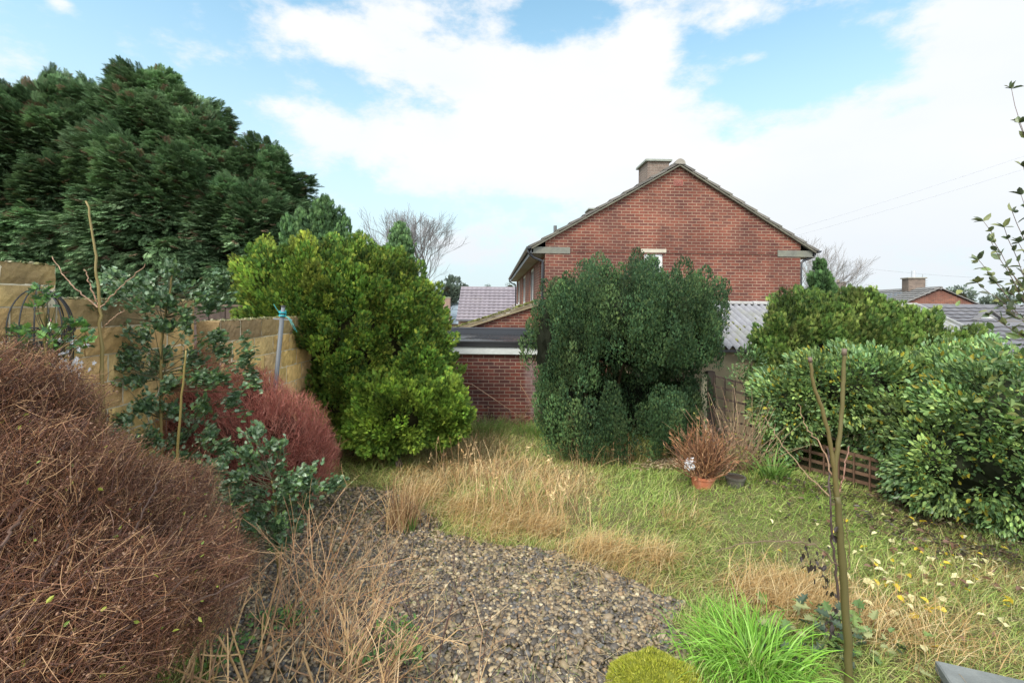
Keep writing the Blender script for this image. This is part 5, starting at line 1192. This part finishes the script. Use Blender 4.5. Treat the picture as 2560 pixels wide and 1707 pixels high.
cl = [(650, 1085), (620, 1130), (560, 1160), (600, 1190), (665, 1170), (700, 1190), (740, 1200), (640, 1230), (700, 1240), (770, 1210), (815, 1220), (590, 1240), (650, 1280), (720, 1275), (550, 1210), (760, 1250)]
holly('holly_bush', 'low sprawling holly in front of the red shrub beside the gravel', 'shrub', b1, [b1, P(690, 1270, d3), P(680, 1200, d3)], cl + [(690, 1310), (640, 1320), (720, 1230), (560, 1260), (600, 1300), (520, 1180), (670, 1120), (690, 1350), (740, 1310), (620, 1350), (660, 1330), (580, 1320)], d3, .12, 150)
d4 = 2.95; b2 = np.array([P(115, 960, d4)[0], d4, float(gz(P(115, 960, d4)[0], d4))])
cl = [(98, 728), (118, 745), (105, 765), (40, 830), (75, 845), (105, 830), (185, 812), (205, 815), (135, 820), (130, 855), (172, 850), (60, 870), (215, 850)]
holly('holly_sapling', 'thin holly sapling in front of the black wire basket at the left edge', 'tree', b2, [b2, P(116, 900, d4), P(112, 800, d4), P(108, 735, d4)], cl, d4, .065, 15, (.03, .052), [(.10, .22, .05), (.07, .15, .07), (.14, .28, .06)], .009, .06)
# cut tall stem and stake
d5 = 3.6; q = P(262, 1130, d5); q = np.array([q[0], d5, float(gz(q[0], d5))])
t = thing('tall_cut_stem', 'tall pruned sapling stem with bare side shoots left of the holly', 'sapling', tuple(q))
mb = MB(); OL2 = (.22, .17, .06); pathtube(mb, [q, P(262, 1100, d5), P(256, 920, d5), P(250, 760, d5), P(240, 640, d5), P(217, 503, d5)], .017, .006, OL2, 10, 40); offs(mb, t).build('trunk', M_twig, t, smooth=True)
mb = MB(); lc = (.36, .22, .14)
pathtube(mb, [P(247, 770, d5), P(205, 735, d5), P(165, 700, d5), P(128, 640, d5)], .006, .003, lc, 6); pathtube(mb, [P(245, 762, d5), P(228, 720, d5), P(213, 672, d5)], .006, .0035, lc, 6)
pathtube(mb, [P(250, 770, d5), P(300, 720, d5), P(366, 660, d5)], .005, .0025, lc, 6); pathtube(mb, [P(255, 820, d5), P(290, 790, d5), P(310, 775, d5)], .004, .002, lc, 6)
offs(mb, t).build('side_shoot', M_twig, t)
d6 = 3.5; q = P(440, 1180, d6); q = np.array([q[0], d6, float(gz(q[0], d6))])
t = thing('thin_stake', 'thin cut olive cane leaning in front of the holly', 'cane', tuple(q)); mb = MB(); pathtube(mb, [q, P(441, 1160, d6), P(455, 980, d6), P(466, 875, d6)], .010, .006, (.25, .19, .06), 8, 16, .002); offs(mb, t).build('shaft', M_twig, t, smooth=True)

# red twiggy shrub
def twig_mass(name, label, lobes, root, n, L, pal, r=.0022, K=4, spread=.35, up=.25, extra=None, fill=(.45, 1.02), mat_=None):
    Lb = [(np.array(c_), np.array(r_)) for c_, r_ in lobes]; w = np.array([r_[0] * r_[2] for _, r_ in Lb]); li = rng.choice(len(Lb), n, p=w / w.sum())
    c_ = np.array([l[0] for l in Lb])[li]; rr = np.array([l[1] for l in Lb])[li]; d = rdir(n); p = c_ + d * rr * rng.uniform(*fill, (n, 1)) ** .6
    k = (p[:, 2] > gz(p[:, 0], p[:, 1]) + .02); p, d, c_ = p[k], d[k], c_[k]; n = len(p)
    root = np.array([root[0], root[1], float(gz(root[0], root[1]))]); t = thing(name, label, 'shrub', tuple(root))
    dr = nrm(nrm(p - (root + [0, 0, .1])) + rng.normal(0, spread, (n, 3)) + [0, 0, up])
    LL = rng.uniform(*L, n)[:, None, None]; s = np.linspace(0, 1, K)[None, :, None]; pts = p[:, None] + dr[:, None] * (s - .6) * LL + rng.normal(0, .18, (n, 1, 3)) * s * s * LL
    col = np.array(pal)[rng.integers(0, len(pal), n)] * rng.uniform(.7, 1.25, (n, 1))
    mb = MB().tubes(pts, np.linspace(r, r * .45, K)[None], col, 3)
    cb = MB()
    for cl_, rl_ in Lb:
        V = ICO2[0] * (1 + .1 * rng.normal(size=(len(ICO2[0]), 1))) * rl_ * .5 + cl_; V[:, 2] = np.maximum(V[:, 2], gz(V[:, 0], V[:, 1]) + .01); cb.add(V, ICO2[1], (.05, .025, .018))  # solid core, shade between the twigs put into its dark colour
    offs(mb, t).build('twigs', mat_ or M_wet, t, kind='stuff'); offs(cb, t).build('shaded_inner_growth', M_core, t, kind='stuff')
    st = MB(); m_ = 40; j = rng.integers(0, n, m_); b_ = np.array([root[0], root[1], float(gz(root[0], root[1]))]); s5 = np.linspace(0, 1, 6)[None, :, None]
    pt = b_ * (1 - s5) + p[j][:, None] * s5 + rng.normal(0, .05, (m_, 1, 3)) * np.sin(s5 * PI); st.tubes(pt, np.linspace(.006, .003, 6)[None], np.tile((.10, .06, .045), (m_, 1)), 5); offs(st, t).build('stem', M_twig, t)
    return t, pts, dr, p
RED = [(.34, .10, .075), (.24, .07, .055), (.42, .15, .11), (.17, .055, .045), (.50, .22, .16)]
twig_mass('red_twiggy_shrub', 'rounded dome of fine dark red twigs below the washing line post',
    [E(700, 1110, 5.3, (.55, .5, .62)), E(760, 1150, 5.3, (.38, .4, .45)), E(600, 1020, 5.4, (.55, .5, .5)), E(650, 1180, 5.1, (.5, .4, .4)), E(500, 940, 5.1, (.35, .3, .35)), E(470, 1040, 4.8, (.38, .4, .42)), E(560, 1120, 4.8, (.4, .35, .4))], (-2.6, 5.3), 42000, (.06, .14), RED, .0017, spread=.55)
BRN = [(.165, .072, .038), (.11, .048, .028), (.24, .11, .058), (.06, .03, .022), (.42, .25, .13), (.13, .06, .042)]
sh, pts, dr, p = twig_mass('brown_twiggy_shrub', 'great mass of wet brown seeded twigs sweeping in from the left edge',
    [E(-20, 1150, 2.2, (.28, .5, .36)), E(60, 1030, 2.4, (.22, .35, .20)), E(60, 1380, 2.0, (.30, .45, .50)), E(220, 1300, 2.4, (.36, .45, .30)), E(400, 1370, 2.7, (.34, .4, .24)), E(120, 1600, 1.8, (.40, .4, .34)), E(350, 1480, 2.3, (.42, .4, .28)), E(520, 1420, 2.9, (.22, .3, .14)), E(400, 1230, 3.1, (.30, .3, .16)), E(210, 1150, 2.8, (.18, .3, .12)), E(-120, 1000, 2.1, (.25, .5, .25))],
    (-2.5, 1.5), 84000, (.05, .18), BRN, .0012, spread=.8, up=.02, fill=(.25, 1.25))
n = 34000; j = rng.integers(0, len(p), n); k_ = rng.integers(1, 4, n); pos = pts[j, k_] + rng.normal(0, .008, (n, 3)); mb = MB()
sd = (ICO0[0], ICO0[1], np.ones(12)); cc = np.array([(.18, .09, .06), (.28, .16, .10), (.09, .05, .04), (.24, .15, .10)])[rng.integers(0, 4, n)]
z_ = rng.uniform(.0022, .0045, n); mb.scatter(sd, pos, frames(dr[j], rdir(n)), np.stack([z_, z_ * 1.7, z_], 1), cc); offs(mb, sh).build('seed_capsule', M_wet, sh, kind='stuff')
n = 700; j = rng.integers(0, len(p), n); mb = MB(); mb.scatter(LEAF_OVAL, pts[j, 3], frames(nrm(dr[j] + rng.normal(0, .4, (n, 3))), rdir(n)), rng.uniform(.012, .028, n), np.array([(.30, .38, .05), (.42, .45, .08), (.2, .3, .06)])[rng.integers(0, 3, n)]); offs(mb, sh).build('leaf', M_leaf, sh, kind='stuff')
mb = MB()
for _ in range(46):
    q0_ = np.array(sh.location) + rng.normal(0, .12, 3) * [1, 1, .2]; q1_ = p[rng.integers(0, len(p))]; pathtube(mb, [q0_, q0_ * .45 + q1_ * .55 + [0, 0, .10], q1_], .006, .0018, (.11, .06, .04), 5, 14, .006)
for a3 in ([P(0, 1370, 1.6), P(60, 1280, 1.8), P(120, 1190, 2.0)], [P(-20, 1720, 1.5), P(250, 1620, 1.8), P(480, 1510, 2.1), P(620, 1440, 2.3)], [P(120, 1700, 1.6), P(330, 1560, 1.8), P(470, 1440, 2.0)], [P(200, 1480, 1.8), P(330, 1330, 2.1), P(400, 1200, 2.4)], [P(-10, 1560, 1.5), P(150, 1400, 1.8), P(230, 1250, 2.1)]): pathtube(mb, a3, .006, .003, (.12, .07, .05), 6)
offs(mb, sh).build('thick_branch', M_twig, sh, kind='stuff')

# tan dead stems, bottom centre-left
TAN = [(.55, .36, .18), (.47, .29, .14), (.62, .44, .25), (.36, .22, .12), (.28, .17, .1)]
def stemplant(name, label, cat, base, n, L, w, pal, dirs, fork=2, K=6, sweep=.12, jitter=.07, lean=.45, mat_=None):
    base = np.array(base, float); t = thing(name, label, cat, tuple(base)); mb = MB()
    p0 = base + np.stack([rng.normal(0, jitter, n), rng.normal(0, jitter, n), np.full(n, -.03)], 1)
    d = nrm(np.array(dirs)[None] + np.stack([rng.normal(0, lean, n), rng.normal(0, lean, n), rng.normal(0, .1, n)], 1))
    s = np.linspace(0, 1, K)[None, :, None]
    for lv in range(fork + 1):
        nn = len(p0); LL = rng.uniform(*L, nn)[:, None, None] * (.62 ** lv); b_ = rng.normal(0, sweep, (nn, 1, 3)); pts = p0[:, None] + d[:, None] * s * LL + b_ * s * s * LL
        col = np.array(pal)[rng.integers(0, len(pal), nn)] * rng.uniform(.75, 1.15, (nn, 1)); mb.tubes(pts, np.linspace(w * .62 ** lv, w * .75 * .62 ** lv, K)[None], col, 6 if w > .003 else 4)
        if lv < fork:
            rep = 2; idx = np.repeat(np.arange(nn), rep); kk = rng.integers(2, K, len(idx)); p0 = pts[idx, kk]; d = nrm(nrm(pts[idx, -1] - pts[idx, 0]) + rng.normal(0, .42, (len(idx), 3)))
    offs(mb, t).build('stem', mat_ or M_twig, t); return t
q = G(560, 1780); stemplant('dead_stem_clump', 'light tan cut hydrangea stems at the bottom edge left of centre', 'plant', q, 34, (.18, .46), .0075, TAN, (.15, 0, 1), 1, sweep=.1, jitter=.2)
q = G(860, 1760); stemplant('dead_stem_clump', 'dense fan of tan dead stems leaning right at the bottom centre', 'plant', q, 60, (.22, .5), .0042, TAN, (.45, .1, .85), 2, sweep=.15, jitter=.2)
q = G(720, 1640); stemplant('dead_stem_clump', 'thin orange brown arching stems over the left side of the gravel', 'plant', q, 34, (.35, .7), .0026, [(.5, .28, .14), (.42, .22, .11), (.6, .38, .2)], (.15, .1, 1), 2, sweep=.2, jitter=.25, lean=.35)
q = G(870, 1520); stemplant('dead_stem_clump', 'fine straw coloured stems standing in the middle of the gravel', 'plant', q, 40, (.2, .5), .0022, TAN, (.3, .1, 1), 2, sweep=.2, jitter=.22, lean=.35)
q = G(1010, 1690); stemplant('dark_twiggy_stems', 'sparse dark brown upright twigs in front of the gravel', 'shrub', q, 16, (.3, .62), .0026, [(.08, .045, .045), (.12, .07, .055)], (.1, 0, 1), 2, sweep=.1, jitter=.22, lean=.22)
q = G(640, 1500); stemplant('dark_twiggy_stems', 'dark wiry twigs at the right end of the brown shrub', 'shrub', q, 26, (.25, .5), .0028, [(.10, .055, .045), (.16, .09, .06)], (.1, 0, 1), 2, sweep=.15, jitter=.28, lean=.4)
q = G(1600, 1700)
# ivy-like ground cover
def cover(name, label, spots, n, ls, pal, T=LEAF_OVAL):
    mb = MB(); m_ = n // len(spots)
    for px_, py_, rx_, ry_ in spots:
        g_ = G(px_, py_); x = rng.normal(g_[0], rx_, m_); y = rng.normal(g_[1], ry_, m_); pos = np.stack([x, y, gz(x, y) + rng.uniform(.01, .10, m_)], 1)
        mb.scatter(T, pos, frames(nrm(np.stack([rng.normal(0, 1, m_), rng.normal(0, 1, m_), rng.normal(.1, .2, m_)], 1)), np.array([0, 0, 1.]) + rng.normal(0, .4, (m_, 3))), rng.uniform(*ls, m_), np.array(pal)[rng.integers(0, len(pal), m_)])
    mb.build(name, M_leaf, kind='stuff', label=label, category='ground cover')
cover('ground_cover', 'small round green leaves creeping under the dead stems', [(560, 1640, .12, .1), (350, 1680, .15, .1), (980, 1590, .09, .07), (920, 1660, .1, .06), (700, 1560, .1, .08), (200, 1690, .15, .1), (1010, 1650, .06, .05)], 1100, (.025, .05), [(.10, .22, .06), (.16, .30, .08), (.22, .34, .07), (.08, .17, .06)])
cover('leaf_litter', 'pale leaf litter under the right edge of the yew', [(1690, 1172, .25, .06), (1660, 1165, .2, .05)], 900, (.03, .06), [(.40, .30, .18), (.3, .2, .12), (.5, .4, .26)])
cover('dark_leaf_litter', 'dark rotting leaves under the glossy shrub', [(2250, 1320, .5, .2), (2450, 1390, .4, .2), (2050, 1230, .35, .15), (2300, 1280, .4, .2)], 1800, (.03, .07), [(.08, .06, .035), (.14, .09, .05), (.06, .05, .03)])

# black wire basket with pot and white flowers on the high wall
wy0, wy1 = 3.13, 3.46; xw = -3.3; t = thing('wire_wall_basket', 'black wrought iron domed plant holder fixed to the stone wall at the left edge', 'plant holder', (xw + .03, (wy0 + wy1) / 2, 1.95)); mb = MB(); BK = (.03, .03, .032)
hw, zb_, zm, zt2 = .20, -.0, .36, .62
for k_ in range(9):
    a = PI * k_ / 8; dx, dy = math.sin(a) * .17 + .012, math.cos(a) * hw
    pts = [(dx, dy, zb_), (dx, dy, zm)] + [(.012 + (dx - .012) * math.cos(q), dy * math.cos(q), zm + (zt2 - zm) * math.sin(q)) for q in np.linspace(.15, PI / 2 - .02, 8)]
    mb.tube(pts, .0045, BK, 6)
for z_ in (zb_, zm - .05, zm):
    mb.tube([(.012 + math.sin(a) * .17, math.cos(a) * hw, z_) for a in np.linspace(0, PI, 20)], .005, BK, 6)
for k_ in range(16):
    a = PI * (k_ + .5) / 16; c_ = np.array([.012 + math.sin(a) * .17, math.cos(a) * hw, zm - .025]); mb.tube([c_ + np.array([0, math.cos(q), math.sin(q)]) * .018 for q in np.linspace(0, 2 * PI, 9)], .003, BK, 5)
mb.tube([(.012, 0, zt2 - .01), (.012, 0, zt2 + .03)], [.012, .016], BK, 8); mb.build('wire_frame', M_black, t)
t = thing('hanging_pot', 'round black pot inside the wire basket on the wall', 'plant pot', (xw + .11, 3.29, 1.98)); a = np.linspace(0, 2 * PI, 25)[:-1]; n_ = 24; prof = [(.06, 0), (.09, .08), (.105, .2), (.115, .21), (.115, .23), (.1, .23), (.095, .2)]
V = np.array([(r_ * math.cos(q) * .8, r_ * math.sin(q), z_) for r_, z_ in prof for q in a]); i = np.arange(n_); MB().add(V, np.concatenate([np.stack([k_ * n_ + i, k_ * n_ + (i + 1) % n_, (k_ + 1) * n_ + (i + 1) % n_, (k_ + 1) * n_ + i], 1) for k_ in range(6)]), (.02, .02, .02)).build('bowl', M_black, t, smooth=False)
t = thing('white_flowers', 'cluster of white flowers trailing from the black basket', 'flowers', (xw + .16, 3.36, 2.12)); mb = MB(); n = 46; c_ = np.stack([rng.normal(.05, .03, n), rng.normal(.0, .055, n), rng.normal(-.04, .08, n)], 1)
for k_ in range(5):
    a = k_ * 2 * PI / 5; dd = np.tile([.35, math.cos(a), math.sin(a)], (n, 1)); mb.scatter(LEAF_OVAL, c_, frames(nrm(dd + rng.normal(0, .1, (n, 3))), np.tile([1., -.5, 0], (n, 1))), np.full(n, .022) * [1] if False else rng.uniform(.016, .024, n), np.tile((.85, .85, .88), (n, 1)))
mb.build('petal', M_leaf, t, kind='stuff')
t = thing('plant_label', 'small pink tag beside the white flowers', 'tag', tuple(P(122, 800, 3.25))); MB().box((-.022, -.004, -.008), (.022, .004, .010), (.72, .32, .28), M=Matrix.Rotation(.5, 4, 'Y')).build('tag', M_paint, t)

# fallen leaves on the lawn
lm = {}
for nm_, c_ in (('pale', (.72, .66, .36)), ('yellow', (.75, .55, .05)), ('brown', (.20, .11, .07))):
    V = LEAF_OVAL[0] * [1.25, 1, 2.2]; o = MB().add(V, LEAF_OVAL[1], c_).build('fallen_leaf', M_leaf); lm[nm_] = o
first = {k: True for k in lm}
TXT = {'pale': 'pale cream fallen leaf lying on the right side of the lawn', 'yellow': 'bright yellow fallen leaf lying on the right side of the lawn', 'brown': 'brown fallen leaf lying on the right side of the lawn'}
r = np.random.default_rng(5); cnt = 0
while cnt < 210:
    px_, py_ = r.uniform(1900, 2560), r.uniform(1240, 1660)
    if r.random() > math.exp(-((px_ - 2350) / 220) ** 2 - ((py_ - 1420) / 130) ** 2) + .06: continue
    g_ = G(px_, py_); nm_ = ['pale', 'yellow', 'brown'][r.choice(3, p=[.5, .2, .3])]
    o = lm[nm_]
    if not first[nm_]: o = o.copy(); COL.objects.link(o)
    first[nm_] = False; s_ = r.uniform(.05, .085); o.scale = (s_,) * 3
    o.location = (g_[0], g_[1], g_[2] + r.uniform(.05, .085)); o.rotation_euler = (r.normal(0, .35), r.normal(0, .35), r.uniform(0, 6.28))
    o['label'] = TXT[nm_]; o['category'] = 'leaf'; o['group'] = nm_ + ' fallen leaves on the lawn'; cnt += 1

# overhead wires
def wire(label, a3, b3, sag, r_):
    t = thing('overhead_wire', label, 'wire', tuple(a3)); s = np.linspace(0, 1, 24)[:, None]; pts = a3 * (1 - s) + b3 * s; pts[:, 2] -= sag * 4 * (s * (1 - s))[:, 0]
    offs(MB().tube(pts, r_, (.35, .36, .38), 5), t).build('strand', M_black, t)
wire('upper thin overhead wire running down to the red house roof', P(1985, 574, 13.5), P(2760, 322, 11), .05, .0026)
wire('lower thin overhead wire running down to the red house roof', P(1988, 590, 13.5), P(2760, 360, 11), .05, .0026)
wire('faint far overhead wire above the distant solar panel house', P(2050, 655, 40), P(2620, 700, 34), .3, .012)
